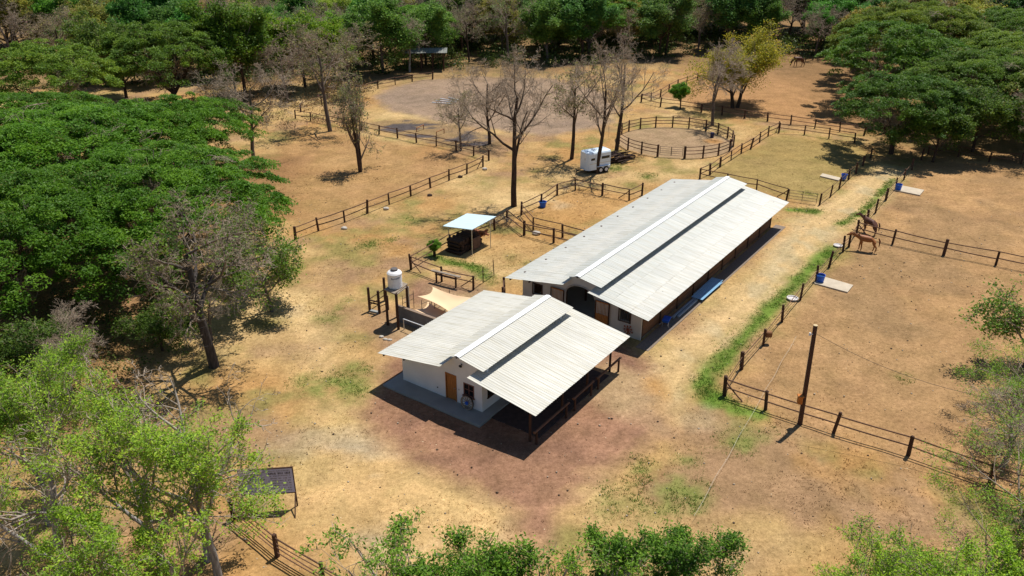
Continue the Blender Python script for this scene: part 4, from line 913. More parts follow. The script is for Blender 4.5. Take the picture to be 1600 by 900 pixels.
# horse trailer
a, b, c3 = P(908, 268), P(934, 271), P(950, 269)
t = thing('horse_trailer', 'white horse trailer with rounded roof edges and dark windows behind a bare tree', 'trailer', P(930, 267), math.atan2(.55, 1)); TR = t
MBt = MB(); Wd, Ln, Ht = 1.75, 2.9, 2.05
prof = [(-Wd / 2, .45), (Wd / 2, .45), (Wd / 2, 2.3), (Wd / 2 - .08, 2.46), (Wd / 2 - .25, 2.52), (-Wd / 2 + .25, 2.52), (-Wd / 2 + .08, 2.46), (-Wd / 2, 2.3)]
V = []; 
for x, s_ in ((-Ln / 2 - .28, .62), (-Ln / 2 - .02, .94), (-Ln / 2 + .2, 1), (Ln / 2, 1)):
    for y, z in prof: V.append((x, y * s_, z if s_ > .9 else z * .985 + .0))
F = [(i * 8 + j, i * 8 + (j + 1) % 8, (i + 1) * 8 + (j + 1) % 8, (i + 1) * 8 + j) for i in range(3) for j in range(8)] + [tuple(range(8))[::-1], tuple(range(24, 32))]
TW = mat('white_trailer_paint', (.74, .86, .97), .25, .03, 1, spec=.6)
link('body', mesh('body', V, F), t, TW)
for y_ in (-Wd / 2 - .008, Wd / 2 + .008):
    MB().box((.75, y_, 1.78), (1.1, .02, .30), bev=.008).build('window', PANE, t); MB().box((-.95, y_, 1.72), (.55, .02, .26), bev=.008).build('window', PANE, t)
    MB().box((0, y_, 1.2), (Ln - .1, .012, .05)).build('trim', STEEL, t)
    MB().box((.45, y_ * 1.06, .80), (1.75, .22, .06), bev=.02).build('fender', TW, t)
    for x in (.1, .85):
        wh = MB().bar((x, y_ - .09, .36), (x, y_ + .11, .36), .35, n=20).build('wheel', BLACK, t); MB().bar((x, y_ - .10 * (1 if y_ < 0 else -1.2), .36), (x, y_ - .12 * (1 if y_ < 0 else -1.2), .36), .2, n=14).build('rim', WHITE, wh)
for s_ in (-1, 1): MB().box((-Ln / 2 - .20, s_ * .52, 1.72), (.03, .34, .26), rz=-s_ * .55, bev=.008).build('window', PANE, t)
MB().bar((-Ln / 2 - 1.2, 0, .42), (-Ln / 2, .5, .42), .05, n=6).bar((-Ln / 2 - 1.2, 0, .42), (-Ln / 2, -.5, .42), .05, n=6).bar((-Ln / 2 - 1.1, 0, .6), (-Ln / 2 - 1.1, 0, 0), .04, n=6).build('tow_bar', BLACK, t)
MB().box((0, 0, .40), (Ln, Wd * .95, .12)).build('chassis', BLACK, t)
MB().box((-.3, 0, 2.54), (.5, .4, .06), bev=.02).build('roof_vent', STEEL, t)
# heap of branches and logs behind the trailer
hp = P(966, 252); t = thing('branch_pile', 'dark pile of cut logs and branches just right of the white trailer', 'branch pile', hp)
for i in range(34):
    a = random.uniform(-.4, .4) + .5; c = Vector((random.uniform(-1.1, 1.1), random.uniform(-.8, .8), random.uniform(.1, 1.0))); d = Vector((math.cos(a), math.sin(a), random.uniform(-.15, .15))) * random.uniform(.8, 1.5)
    MB().bar(c - d, c + d, random.uniform(.06, .16), .05, 7).build('log', DKW, t)

# sign board on braced posts
s0, s1 = P(466, 790), P(381, 796); d = s1 - s0; t = thing('sign_board', 'large printed sign board on braced posts behind the near left tree', 'sign', s0, math.atan2(d.y, d.x))
ln = d.length; BROWN = mat('rusty_frame', (.085, .045, .03), .8, .3, 4)
z0_, z1_ = .95, 2.55
for x in (.04, ln - .04):
    MB().bar((x, 0, -.1), (x, 0, z1_), .045, n=6).build('leg', BROWN, t); MB().bar((x, .0, 1.0), (x, .95, 0), .035, n=6).build('brace', BROWN, t)
SB = mat('lilac_sign_face', (.46, .50, .80), .45, .15, 2); INK = mat('sign_ink', (.035, .03, .07), .5)
bo = MB().box((ln / 2, .07, (z0_ + z1_) / 2), (ln - .1, .03, z1_ - z0_)).build('board', SB, t)
for z in (z0_, z1_): MB().box((ln / 2, .06, z), (ln, .06, .06)).build('frame', BROWN, t)
ink = MB(); rr = random.Random(4)
for r in range(9):          # rows of print too small and blurred to read in the photograph
    z = z1_ - .16 - r * .155; x = .18; big = r == 1
    while x < ln * .46:
        wv = rr.uniform(.012, .03) * (1.8 if big else 1); hv = .13 if big else rr.uniform(.04, .09)
        ink.box((x, .088, z + rr.uniform(-.01, .01)), (wv, .004, hv)); x += wv + rr.choice([.03, .035, .04, .11])
for k in range(14):          # map lines on the other half
    a = Vector((rr.uniform(ln * .52, ln - .2), .088, rr.uniform(z0_ + .2, z1_ - .2)))
    for s in range(4):
        b2 = a + Vector((rr.uniform(-.25, .25), 0, rr.uniform(-.18, .18))); b2.x = min(max(b2.x, ln * .5), ln - .12); b2.z = min(max(b2.z, z0_ + .1), z1_ - .1); ink.bar(a, b2, .009, n=4); a = b2
tag(ink.build('print', INK, bo), kind='stuff')

# blue tubs on concrete slabs, and one loose in the corral
def tub(px, py, label, slab=None, lab2=None, s=1.0):
    p = P(px, py); t = thing('water_tub', label, 'tub', p, random.random()); r = .34 * s
    MB().lathe([(r * .82, 0), (r * .9, .2), (r, .52), (r * 1.06, .54), (r * 1.06, .58), (r * .95, .58), (r * .9, .3)], n=20).build('shell', BLUE, t)
    MB().lathe([(r * .90, .40), (r * .91, .44)], n=20).build('water', mat('tub_water', (.02, .06, .12), .05, .1, 2, spec=.6), t)
    for s_ in (-1, 1): MB().bar((s_ * r * 1.06, -.08, .5), (s_ * r * 1.06, .08, .5), .03, n=6).build('handle', BLUE, t)
    if slab:
        q = [P(*c) for c in slab]; c0 = sum(q, Vector()) / 4; V = [tuple(x - c0 + Vector((0, 0, z))) for z in (-.05, .10) for x in q]
        tag(link('concrete_slab', mesh('concrete_slab', V, [(3, 2, 1, 0), (4, 5, 6, 7), (0, 1, 5, 4), (1, 2, 6, 5), (2, 3, 7, 6), (3, 0, 4, 7)]), None, mat('pale_slab', (.52, .44, .33), .9, .15, 1.5, .2), c0), lab2, 'slab'); t.location.z = .10
tub(1281, 441, 'blue water tub on the slab in the nearer right paddock', [(1272, 444), (1281, 432), (1333, 447), (1324, 458)], 'pale concrete slab under the tub in the nearer right paddock')
tub(1403, 297, 'blue water tub on the slab in the farther right paddock', [(1397, 298), (1404, 290), (1444, 298), (1437, 306)], 'pale concrete slab under the tub in the farther right paddock')
tub(1318, 281, 'blue water tub by the left lane fence in the dry grass field', [(1281, 276), (1285, 272), (1314, 279), (1310, 283)], 'thin pale slab beside the tub in the dry grass field', .9)
tub(848, 323, 'blue water tub at the post in the small corral behind the barn', None, None, 1.05)
t = tag(MB().lathe([(.22, 0), (.26, .5), (.24, .62)], n=14).build('feed_barrel', mat('navy_plastic', (.025, .03, .10), .5), None, P(1112.5, 214.5)), 'small dark blue barrel standing inside the round pen', 'barrel')
# round feeders and rocks
STONE = mat('pale_stone', (.50, .46, .40), .9, .2, 3, .4)
def rock(px, py, r, label, m=STONE, sc=(1.2, .9, .6), grp=None):
    return tag(MB().ball((0, 0, r * .35), r, sc, 2, r * .09).build('rock', m, None, P(px, py)), label, 'rock', grp)
for px, py, r, lb, m in [(538, 358, .26, 'pale rock below the left diagonal fence, nearest the green canopy', STONE), (603.5, 327, .26, 'pale rock below the middle of the left diagonal fence', STONE), (671.5, 306, .24, 'dark stump like rock in the grass below the left diagonal fence', DKW),
        (719, 277, .24, 'dark rock close under the far end of the left diagonal fence', DKW), (757.5, 265, .26, 'pale rock at the upper end of the left diagonal fence', STONE), (838, 366, .35, 'flat pale stone lying between the two parallel fences', STONE)]:
    rock(px, py, r, lb, m)
for k, (px, py) in enumerate([(596, 527), (602, 531), (609, 532)]): rock(px, py, .15, ['small pale stone nearest the left, below the tank stand', 'middle one of the three small pale stones below the tank', 'small pale stone on the right, nearest the roof edge below the tank'][k], STONE, grp='small stones below the tank')
tag(MB().lathe([(.28, 0), (.42, .05), (.45, .17), (.38, .17), (.34, .08)], n=20).build('feed_pan', mat('pale_pan', (.62, .58, .56), .6), None, P(1238, 468)), 'pale round feed pan by the fence on the lane verge', 'pan')
tag(MB().lathe([(.28, 0), (.38, .05), (.40, .15), (.34, .15), (.3, .08)], n=20).build('feed_pan', mat('pale_pan', (.62, .58, .56), .6), None, P(1309, 385)), 'small pale feed pan on the verge near the chestnut horse', 'pan')
p = P(1196, 536); tag(MB().box((.12, -.05, .75), (.45, .35, .45), bev=.06).build('feed_box', mat('brown_box', (.25, .12, .05), .8, .3, 3), None, p), 'brown wooden feed box hung on a lane fence post', 'box')
# cavaletti poles and white boards in the arena
for k, (a, b) in enumerate([((675, 161), (706, 163)), ((681, 158), (713, 160.5)), ((688, 155), (714, 159)), ((701, 153), (716, 157)), ]):
    A_, B_ = P(*a), P(*b); tag(MB().bar((0, 0, .1), B_ - A_ + Vector((0, 0, .1)), .07, n=8).build('ground_pole', WHITE, None, A_), 'white pole lying on the riding arena, %s of four' % ['nearest', 'second nearest', 'second farthest', 'farthest'][k], 'pole', 'white ground poles in the arena')
for k, (a, b) in enumerate([((651, 206), (662, 202)), ((682, 212), (694, 208.5))]):
    A_, B_ = P(*a), P(*b); tag(MB().bar((0, 0, .5), B_ - A_ + Vector((0, 0, .6)), .06, n=6).bar((0, 0, 0), (0, 0, .55), .06, n=6).bar(B_ - A_, B_ - A_ + Vector((0, 0, .65)), .06, n=6).build('jump_rail', mat('orange_rail', (.40, .16, .06), .8), None, A_), ['left orange brown low jump rail behind the arena fence', 'right orange brown low jump rail behind the arena fence'][k], 'rail')
# far open shelter
p = P(668, 108); t = thing('open_shelter', 'open sided shelter with grey metal roof at the far edge of the arena', 'shelter', p, .05)
for x in (-3, -1, 1, 3):
    for y in (-1.6, 1.6): MB().bar((x, y, 0), (x, y, 3.1), .12, n=8).build('post', WOODD, t)
for i in range(7): 
    me = sheet_mesh('roof_sheet', 1.05, [(-2.4, 3.25), (0, 3.75)], .26, .03); link('roof_sheet', me, t, mat('grey_roof', (.24, .25, .23), .5, .2, 1), (-3.7 + i * 1.05, 0, 0)) if i == 0 else None
    if i == 0: RS = me; 
    else: link('roof_sheet', RS, t, None, (-3.7 + i * 1.05, 0, 0))
me = sheet_mesh('roof_sheet', 1.05, [(0, 3.75), (2.4, 3.25)], .26, .03)
for i in range(7): link('roof_sheet', me, t, MATS['grey_roof'], (-3.7 + i * 1.05, 0, 0))

# ---------------------------------------------------------------- horses
def horse(loc, rz, label, coat, mane, pose='stand', s=1.0):
    t = thing('horse', label, 'horse', loc, rz); t.scale = (s, s, s)
    # joints: x forward, z up (metres)
    hd = {'stand': [(.98, 0, 1.62), (1.22, 0, 1.92), (1.32, 0, 2.02), (1.50, 0, 1.90), (1.74, 0, 1.68)],
          'reach': [(1.02, 0, 1.42), (1.30, 0, 1.52), (1.48, 0, 1.58), (1.68, 0, 1.50), (1.96, 0, 1.36)],
          'graze': [(1.02, 0, 1.20), (1.22, 0, .86), (1.34, 0, .62), (1.38, 0, .40), (1.46, 0, .14)]}[pose]
    N = [((-.62, 0, 1.30), .27, .25), ((-.30, 0, 1.22), .29, .29), ((.10, 0, 1.18), .30, .31), ((.48, 0, 1.24), .27, .30), ((.74, 0, 1.34), .20, .25)]
    N += [(p, a, b) for p, a, b in zip(hd, (.13, .105, .11, .085, .055), (.20, .15, .13, .10, .065))]
    E_ = [(i, i + 1) for i in range(len(N) - 1)]; st = {'stand': (.0, .05), 'reach': (.10, -.08), 'graze': (.14, -.1)}[pose]
    def leg(base, pts):
        k = base
        for p, r in pts: N.append((p, r, r)); E_.append((k, len(N) - 1)); k = len(N) - 1
    for s_, dx in ((-1, st[0]), (1, st[1])):
        leg(4 if False else 3, [((.58, s_ * .16, 1.02), .15), ((.58 + dx * .5, s_ * .17, .74), .09), ((.58 + dx, s_ * .17, .50), .065), ((.57 + dx, s_ * .17, .16), .05), ((.62 + dx, s_ * .17, .03), .055)])
        leg(0, [((-.56, s_ * .17, 1.02), .20), ((-.50 + dx * .3, s_ * .18, .78), .125), ((-.72 + dx, s_ * .17, .52), .07), ((-.68 + dx, s_ * .17, .16), .052), ((-.62 + dx, s_ * .17, .03), .055)])
    me = bpy.data.meshes.new('body'); me.from_pydata([n[0] for n in N], E_, []); o = link('body', me, t, coat)
    o.modifiers.new('skin', 'SKIN'); sv = me.skin_vertices
    if not sv:
        bm = bmesh.new(); bm.from_mesh(me); bm.verts.layers.skin.verify(); bm.to_mesh(me); bm.free()
    for i, n in enumerate(N): me.skin_vertices[0].data[i].radius = (n[1], n[2]); me.skin_vertices[0].data[i].use_root = i == 2
    sb = o.modifiers.new('smooth', 'SUBSURF'); sb.levels = 2; sb.render_levels = 2
    bpy.context.view_layer.update(); ev = o.evaluated_get(bpy.context.evaluated_depsgraph_get()); nm = bpy.data.meshes.new_from_object(ev); o.modifiers.clear(); o.data = nm
    nm.polygons.foreach_set('use_smooth', [True] * len(nm.polygons))
    if not nm.materials: nm.materials.append(coat)
    h2, h3, h4 = (Vector(hd[i]) for i in (1, 2, 3)); up = Vector((-(h4 - h3).z, 0, (h4 - h3).x)).normalized()
    for s_ in (-1, 1): MB().bar(h3 + Vector((0, s_ * .06, 0)) + up * .08, h3 + Vector((0, s_ * .08, 0)) + up * .24, .035, .008, 6).build('ear', coat, t)
    m_ = MB(); C_ = [Vector((.72, 0, 1.58)), Vector(hd[0]), h2, h3]
    for a, b in zip(C_, C_[1:]):
        dn = Vector((-(b - a).z, 0, (b - a).x)).normalized(); m_.bar(a + dn * .15, b + dn * .12, .05, .045, 6)
    m_.build('mane', mane, t)
    m_ = MB(); m_.bar((-.86, 0, 1.42), (-1.0, 0, 1.15), .05, .075, 8).bar((-1.0, 0, 1.17), (-1.0, 0, .60), .08, .03, 8); m_.build('tail', mane, t)
    return t
CHEST = mat('chestnut_coat', (.32, .115, .035), .5, .2, 2); BAY = mat('dark_bay_coat', (.12, .05, .03), .5, .2, 2); MANE = mat('dark_mane', (.06, .025, .015), .7)
BRN = mat('brown_mane', (.16, .05, .02), .7)
p = (P(1343, 390) + P(1364, 395)) / 2
horse(p, math.radians(158), 'chestnut horse reaching its head over the lane fence in the nearer right paddock', CHEST, BRN, 'reach', .95)
horse(P(1358, 365), math.radians(118), 'dark bay horse standing at the corner fence behind the chestnut horse', BAY, MANE, 'reach', .95)
horse(P(1248, 104), math.radians(186), 'distant dark brown horse grazing on the orange ground before the woods', BAY, MANE, 'graze', 1.15)
#--TREES
# ---------------------------------------------------------------- tree kinds
proto_bare('bare_a', 4, 16, 6.6, 1.1, .40, dens=.9); proto_bare('bare_b', 8, 14, 5.2, 1.1, .40, thick=.85, dens=.75); proto_bare('bare_c', 14, 11, 5.2, 1.3, .3, dens=.95); proto_bare('bare_open', 17, 10.5, 4.6, 1.2, .3, dens=.4, thick=1.1, minr=.012)
proto_bare('bare_leafy', 21, 11, 4.6, 1.1, .4, leaf=.04, dens=.7)
proto_bare('fork', 31, 10.5, 2.9, .8, .2, leaf=.05, dens=.55, trunks=[((0, 0, -.2), (-.12, 0, 1), 5.8, .22, .10), ((.05, 0, -.2), (.20, .1, 1), 5.6, .2, .09)])
proto_leafy('leafy_a', 5, 11, 5.6, per=14, size=.16, rad=.42); proto_leafy('leafy_b', 12, 12, 5.0, per=14, size=.17, rad=.45, spread=.8); proto_leafy('leafy_c', 19, 9, 6.2, per=12, size=.15, rad=.40, spread=1.15, flat=.4)
proto_leafy('yellow', 27, 11.5, 7.4, per=9, size=.12, rad=.45, keep=.8, trunks=[((-.3, 0, -.2), (-.2, 0, 1), 6, .3, .14), ((.35, 0, -.2), (.28, .1, 1), 6.2, .3, .14)])
proto_umbrella('umbrella_a', 4, 10, 13.5, n=760, per=230, size=.125); proto_umbrella('umbrella_b', 9, 10, 12, n=620, per=210, size=.125)
proto_umbrella('umbrella_far', 15, 10.5, 9.5, n=350, per=190, size=.14)
GU = (.100, .235, .015)
# --- wide green canopy on the left
for i, (c, key, s, lb) in enumerate([((-29.6, 63), 'umbrella_a', .84, 'broad flat topped green tree at the right edge of the left canopy, nearest the buildings'), ((-43, 77), 'umbrella_a', 1.0, 'broad flat topped green tree in the middle of the left canopy'),
        ((-38, 56), 'umbrella_b', .85, 'broad green tree at the near edge of the left canopy, above the dark trunks'), ((-54, 66), 'umbrella_b', 1.0, 'broad green tree at the left frame edge of the wide canopy'),
        ((-37, 86), 'umbrella_b', .78, 'broad green tree at the far right corner of the left canopy'), ((-55, 88), 'umbrella_b', .95, 'broad green tree at the far left of the wide canopy')]):
    tree('spreading_tree', key, (*c, 0), lb, 'wide crowned green trees on the left', rz=i * 1.9, s=s, leaf=tuple(k * (1 + .14 * math.sin(i * 2.3)) for k in GU), sz=.95 + .05 * math.sin(i))
# --- bare trees that stand singly
PALE = (.19, .15, .12)
BT = [('bare_a', 803, 322, 1.0, DARKB, 'tallest bare grey tree, standing in front of the corral behind the small canopy'), ('bare_b', 932, 270, 1.06, DARKB, 'slim bare tree whose trunk crosses the white trailer'),
      ('bare_b', 963, 236, 1.05, DARKB, 'bare dark trunked tree at the left edge of the round pen'), ('bare_leafy', 893, 248, 1.12, DARKB, 'sparse bare tree left of the trailer, behind it'),
      ('bare_c', 765, 225, .95, DARKB, 'thin bare tree at the lower edge of the riding arena'), ('fork', 563, 268, 1.0, DARKB, 'forked tree with few leaves alone in the left paddock'),
      ('bare_leafy', 516, 205, 1.3, GREYB, 'large grey brown tree with thin foliage behind the forked tree'), ('bare_c', 397, 250, 1.08, PALE, 'pale bare tree beside the right edge of the green canopy'),
      ('bare_c', 1113, 196, 1.05, GREYB, 'grey bare tree leaning over the far side of the round pen'), ('bare_c', 337, 132, .95, PALE, 'bare twin tree behind the pale one, on the left'), ('bare_c', 368, 146, .8, GREYB, 'small bare tree between the pale tree and the woods'),
      ('bare_c', 640, 112, .95, (.38, .34, .30), 'white barked bare tree left of the far shelter'), ('bare_leafy', 300, 118, .9, GREYB, 'bare tree right of the dense green trees at upper left'), ('bare_leafy', 545, 150, 1.0, GREYB, 'thin grey tree at the back corner of the left paddock'),
      ('bare_c', 450, 160, .85, GREYB, 'low twiggy grey tree by the back fence of the left paddock'), ('bare_b', 1040, 86, .95, DARKB, 'bare dark tree before the far woods above the round pen'), ('bare_c', 420, 118, .95, GREYB, 'dark twiggy tree before the woods, right of the bare twin tree'),
      ('bare_leafy', 720, 235, .7, GREYB, 'small thin tree leaning over the arena fence corner')]
for i, (k, px, py, s, bk, lb) in enumerate(BT): tree('bare_tree', k, P(px, py), lb, None, rz=i * 1.3 + .4, s=s, bark=bk, leaf=(.22, .24, .09))
tree('yellow_tree', 'yellow', P(1148, 168), 'yellow leaved tree with twin trunks behind the round pen', rz=0, s=1.0, sz=1.0, leaf=(.38, .37, .03))
tree('young_tree', 'leafy_b', P(1063, 167), 'small bright green sapling between the two fences behind the round pen', s=.30, leaf=(.14, .34, .03))
tree('young_tree', 'leafy_b', P(681, 400), 'tiny green bush beside the fence post left of the canopy', s=.13, leaf=(.16, .34, .03))
# --- grey tree with leafy lower branches in front of the wide canopy
proto_bare('mixed', 44, 12, 5.3, 1.25, .40, leaf=.05, dens=.85, thick=1.5, minr=.013)
tree('half_bare_tree', 'mixed', P(335, 572), 'grey half bare tree with leafy lower branches in front of the green canopy', rz=4.0, s=1.0, bark=(.075, .065, .06), leaf=(.15, .24, .035))
tree('half_bare_tree', 'bare_c', (-29.5, 64, 0), 'dark bare tree poking out between the green canopy and the half bare tree', rz=2, s=.85, bark=DARKB)
proto_leafy('understory', 51, 7, 5, per=11, size=.11, rad=.35, keep=.6)
proto_leafy('open_leafy', 55, 6.5, 3.8, per=9, size=.10, rad=.28, keep=.35, spread=1.1)
tree('leafy_tree', 'open_leafy', P(425, 486), 'green thinly leafed tree at the right foot of the half bare tree', s=1.0, leaf=(.14, .26, .03), bark=GREYB)
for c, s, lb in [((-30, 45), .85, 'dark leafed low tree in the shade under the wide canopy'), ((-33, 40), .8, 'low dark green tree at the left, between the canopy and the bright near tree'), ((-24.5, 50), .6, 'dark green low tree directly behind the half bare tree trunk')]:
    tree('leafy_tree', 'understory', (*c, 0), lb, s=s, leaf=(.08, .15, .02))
for c, s, lb in [((-27.5, 43.5), .6, 'twiggy bare shrub in the dark gap below the canopy'), ((-21.5, 51.5), .45, 'low bare thicket to the right of the half bare tree trunk'), ((-35, 47), .7, 'bare twisted shrub in the shade at the left edge')]:
    tree('bare_shrub', 'bare_c', (*c, 0), lb, s=s, bark=GREYB)
# --- right hand woods
for i, (c, key, s, lb) in enumerate([((46.5, 98), 'umbrella_far', .78, 'dark green spreading tree overhanging the dry grass field corner'), ((54.5, 121), 'umbrella_far', 1.0, 'spreading tree whose shade falls on the orange ground at upper right'), ((62.5, 110), 'umbrella_a', .82, 'largest spreading green tree of the right woods'),
        ((75, 120), 'umbrella_b', 1.0, 'broad green tree at the top right corner'), ((72, 104), 'umbrella_far', 1.1, 'olive green spreading tree near the right frame edge'), ((66, 140), 'umbrella_a', .95, 'broad tree behind the largest one of the right woods'), ((85, 138), 'umbrella_b', 1.0, 'broad tree far back at the right edge')]):
    tree('spreading_tree', key, (*c, 0), lb, 'spreading trees of the right woods', rz=i * 2.1, s=s, leaf=[(.085, .18, .02), (.10, .21, .02), (.12, .22, .025), (.16, .26, .03), (.15, .21, .04), (.17, .25, .03), (.11, .21, .025)][i], sz=s * [1.0, 1.15, 1.2, 1.1, 1.0, 1.3, 1.2][i] if i else .9)
tree('bare_tree', 'bare_a', (73, 100, 0), 'pale grey bare tree rising at the upper right frame edge', s=.95, bark=(.28, .26, .24))
tree('bare_tree', 'bare_c', (62, 93, 0), 'bare tree casting branch shadows on the farther right paddock', s=.9, bark=GREYB)
for c, s, lb in [((50, 94.5), .8, 'low leafy tree at the near foot of the right woods, beside the field corner'), ((57, 99), .95, 'leafy tree filling the shade under the right woods'), ((66, 98), .85, 'leafy tree behind the upper end of the right paddock'), ((76, 98), .9, 'dark leafy tree at the right frame edge beyond the paddock'), ((60, 88.5), .35, 'small shrub beside the upper paddock fence')]:
    tree('leafy_tree', 'leafy_c', (*c, 0), lb, s=s, leaf=(.10, .18, .025))
for k, (px, py, s) in enumerate([(905, 296, .16), (885, 300, .13), (792, 350, .15), (770, 352, .12)]):
    tree('fallen_branches', 'bare_c', P(px, py), ['dead grey branches heaped on the corral fence corner', 'smaller heap of dead twigs left of the corral fence corner', 'dead pale branches at the foot of the tallest bare tree', 'low heap of twigs just behind the small canopy'][k], rz=k, s=s, sz=s * .45, bark=(.24, .21, .19), cat='branches')
# --- bright near tree at lower left, its neighbours and the tree tops along the bottom
proto_leafy('near_a', 61, 10.4, 6.4, per=18, size=.07, rad=.19, keep=.52, flat=.6, spread=1.0, up=.02, aspect=.42)
proto_leafy('near_b', 67, 9, 4.6, per=18, size=.065, rad=.17, keep=.42, aspect=.42)
proto_leafy('near_dense', 73, 7.6, 3.3, per=22, size=.07, rad=.16, keep=.55, aspect=.42)
proto_leafy('near_sparse', 79, 7.8, 3.2, per=16, size=.07, rad=.14, keep=.42, spread=.9, aspect=.42, ms=(6, 4, 3, 3), minr=.009)
proto_leafy('tufted', 83, 6.4, 4.8, per=60, size=.06, rad=.26, keep=.2, spread=1.3, aspect=.3, ms=(6, 4, 4, 3), minr=.009)
NB = (.30, .275, .26); NL = (.27, .44, .04)
tree('near_tree', 'near_a', (-16.6, 29.4, 0), 'bright green near tree with white bare branches in the lower left', rz=.3, s=1.0, leaf=NL, bark=NB)
tree('near_tree', 'near_a', (-23.5, 32.5, 0), 'bright green tree at the left frame edge behind the near tree', rz=2.3, s=.9, leaf=(.23, .40, .035), bark=NB)
tree('near_tree', 'near_sparse', (-13.6, 28.4, 0), 'thin leafed tree over the left half of the sign board', rz=1.2, s=1.1, leaf=NL, bark=NB)
tree('near_tree', 'near_b', (-17.0, 24.0, 0), 'near green tree at the bottom left corner of the picture', rz=4, s=.9, leaf=(.24, .41, .035), bark=NB)
tree('near_tree', 'near_sparse', (-13.4, 24.6, 0), 'thin leafy tree beside the wire fence at the lower left', rz=2, s=1.0, leaf=NL, bark=NB)
tree('bare_tree', 'bare_open', (-14.6, 30.0, 0), 'white bare branches sticking out of the bright near tree', rz=.8, s=1.08, bark=(.42, .39, .36))
tree('bare_tree', 'bare_open', (-20.0, 27.5, 0), 'tangle of pale bare branches left of the bright near tree', rz=2.8, s=.98, bark=(.36, .34, .33))
for c, key, s, lf, lb in [((-2.0, 22.4), 'near_dense', 1.05, (.13, .27, .025), 'dense green bush top at the bottom, left of centre'), ((-4.4, 23.2), 'near_sparse', 1.12, (.15, .30, .03), 'sparse white branched tree top at the bottom, left of centre'),
        ((.8, 22.6), 'near_sparse', 1.04, (.15, .30, .03), 'thin leafy tree top at the bottom centre'), ((3.2, 22.9), 'near_sparse', 1.0, (.15, .30, .03), 'thin leafy twigs at the bottom, just left of the dense round bush'),
        ((5.0, 22.9), 'near_dense', .98, (.12, .26, .025), 'dense round green bush top at the bottom, right of centre'), ((7.3, 23.0), 'near_dense', .93, (.11, .24, .025), 'dense green bush top at the bottom, right end of the row')]:
    tree('leafy_tree', key, (*c, 0), lb, None, s=s, leaf=lf, bark=NB)
# --- twiggy growth at the right edge
for c, key, s, lf, lb, bk in [((17.6, 23.4), 'near_b', .86, (.27, .46, .035), 'bright green tree top in the lower right corner', GREYB), ((21.0, 24.6), 'near_b', .86, (.27, .46, .035), 'bright green tree top at the right edge, just above the corner', GREYB),
        ((15.0, 22.8), 'near_b', .76, (.27, .46, .035), 'low bright green tree top left of the lower right corner', GREYB),
        ((21.6, 28.2), 'tufted', .8, (.24, .44, .03), 'low twiggy tree with green tufts just above the lower right corner', GREYB),
        ((24.6, 30.5), 'tufted', 1.05, (.20, .38, .03), 'thin twiggy tree with green tufts over the lower right fence', GREYB), ((29.5, 38.5), 'tufted', 1.0, (.19, .36, .03), 'twiggy tree with green patches at the right frame edge', GREYB),
        ((31.0, 42.0), 'tufted', 1.0, (.19, .36, .03), 'thin grey twigged tree with green tufts below the green topped shrub', GREYB),
        ((28.2, 34.5), 'tufted', .95, (.2, .38, .03), 'thin tree with green tufts where the fence leaves the frame', GREYB),
        ((34.5, 47.5), 'open_leafy', 1.05, (.14, .28, .03), 'green topped shrub at the right edge above the twiggy tree', GREYB)]:
    tree('leafy_tree', key, (*c, 0), lb, None, s=s, leaf=lf, bark=bk)
tree('bare_shrub', 'bare_c', (27.4, 37.0, 0), 'low tangle of grey bare branches at the right frame edge', rz=1, s=.66, bark=(.22, .20, .19), sz=.42)
tree('bare_tree', 'fork', (22.0, 25.0, 0), 'bare forked tree whose branch shadows fall on the lower right grass', rz=1, s=.7, bark=GREYB)
# --- upper left open wood
for c, key, s, lf, lb in [((-60, 107), 'umbrella_far', .95, (.16, .27, .03), 'pale green spreading tree at the left frame edge behind the wide canopy'), ((-50, 122), 'umbrella_far', 1.0, (.12, .22, .025), 'green spreading tree with visible trunk at upper left'),
        ((-41, 127), 'leafy_a', 1.15, (.11, .21, .02), 'tall green tree at upper left, right of the spreading one'), ((-60, 128), 'leafy_c', 1.2, (.12, .20, .03), 'green tree at the top left corner'), ((-34, 136), 'leafy_c', 1.2, (.17, .30, .02), 'bright green tree at the top, above the bare twin tree')]:
    tree('spreading_tree', key, (*c, 0), lb, None, s=s, leaf=lf, sz=s * 1.15)
# --- the far woods: rows of separate trees
KINDS = [('leafy_a', (0.111, 0.221, 0.033), 'dense dark green', 3), ('leafy_b', (0.085, 0.195, 0.039), 'tall deep green', 3), ('leafy_c', (0.195, 0.312, 0.039), 'mid green', 2), ('leafy_a', (.24, .25, .045), 'olive yellow', 2),
         ('leafy_b', (.18, .20, .065), 'brownish green', 1), ('bare_leafy', (.20, .22, .09), 'thin grey green', 4), ('bare_c', (.1, .1, .1), 'bare grey', 2), ('umbrella_far', (.10, .20, .02), 'flat topped green', 1)]
BAG = [k for k in KINDS for _ in range(k[3])]; R_ = random.Random(5); count = {}
ordw = ['first', 'second', 'third', 'fourth', 'fifth', 'sixth', 'seventh', 'eighth', 'ninth', 'tenth']
def front(x):        # near edge of the woods as y at each x
    pts = [(-200, 140), (-70, 140), (-48, 142), (-36, 146), (-28, 142), (-20, 154), (0, 158), (15, 160), (30, 168), (52, 171), (62, 160), (75, 150), (95, 150), (240, 150)]
    for (a, b), (c, d) in zip(pts, pts[1:]):
        if a <= x <= c: return b + (d - b) * (x - a) / (c - a)
    return 150
rows = ['front', 'second', 'third', 'fourth', 'fifth', 'sixth']
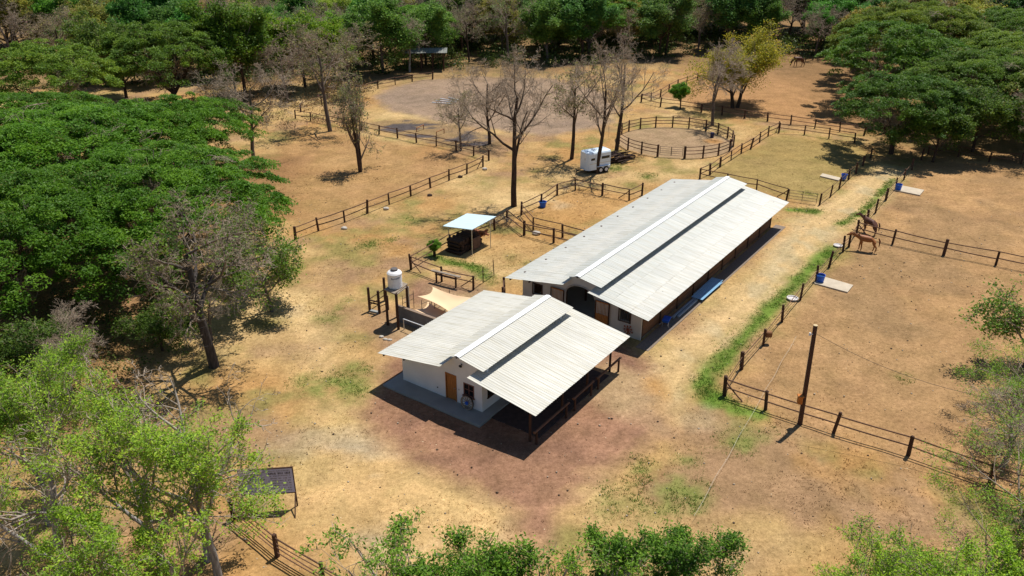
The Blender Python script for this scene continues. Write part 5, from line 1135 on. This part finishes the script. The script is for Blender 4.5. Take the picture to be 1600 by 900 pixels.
for r in range(6):
    x = -75 - r * 14; k = 0
    while x < 95 + r * 15:
        y = front(x) + r * 9.5 + R_.uniform(-2, 2)
        if abs(x) < y * .66 + 6:
            kd = R_.choice(BAG)
            px_ = 800 + x / (y * cP + CAM_H * sP) * FPX
            if 300 < px_ < 560 and r < 2 and R_.random() < .5: kd = KINDS[6]
            s = R_.uniform(.82, 1.2) * (1.1 if r > 1 else 1)
            where = 'far left' if px_ < 250 else 'left' if px_ < 550 else 'centre' if px_ < 1000 else 'right' if px_ < 1300 else 'far right'
            key = (r, kd[2], where); count[key] = count.get(key, 0) + 1
            tree('woodland_tree', kd[0], (x, y, 0), '%s tree, %s row of far woods, %s, %s such from left' % (kd[2], rows[r], where, ordw[min(9, count[key] - 1)]), 'trees of the far woods', s=s,
                 leaf=tuple(c * R_.uniform(1.0, 1.55) for c in kd[1]), bark=R_.choice([DARKB, GREYB, BROWNB]))
        x += R_.uniform(6.0, 8.5) * (1.0 + r * .05)
# --- brush at the foot of the woods
def brush(name, label, n, fn, size, colr, per=60, h=.8):
    rng = np.random.default_rng(len(name) + n); c = np.array([fn(rng) for _ in range(n)]); C = c[:, None] + rng.normal(size=(n, per, 3)) * np.array([.7, .7, h * .4]); C[..., 2] = np.abs(C[..., 2]) + .05
    t = np.clip(np.repeat(rng.random(n), per) * .6 + .4 * rng.random(n * per), 0, 1)
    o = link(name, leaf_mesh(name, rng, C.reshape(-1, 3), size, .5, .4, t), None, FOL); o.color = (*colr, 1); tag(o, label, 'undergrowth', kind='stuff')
def wood_edge(rng):
    x = rng.uniform(-80, 95); return (x, front(x) + rng.uniform(-5, 30), .5)
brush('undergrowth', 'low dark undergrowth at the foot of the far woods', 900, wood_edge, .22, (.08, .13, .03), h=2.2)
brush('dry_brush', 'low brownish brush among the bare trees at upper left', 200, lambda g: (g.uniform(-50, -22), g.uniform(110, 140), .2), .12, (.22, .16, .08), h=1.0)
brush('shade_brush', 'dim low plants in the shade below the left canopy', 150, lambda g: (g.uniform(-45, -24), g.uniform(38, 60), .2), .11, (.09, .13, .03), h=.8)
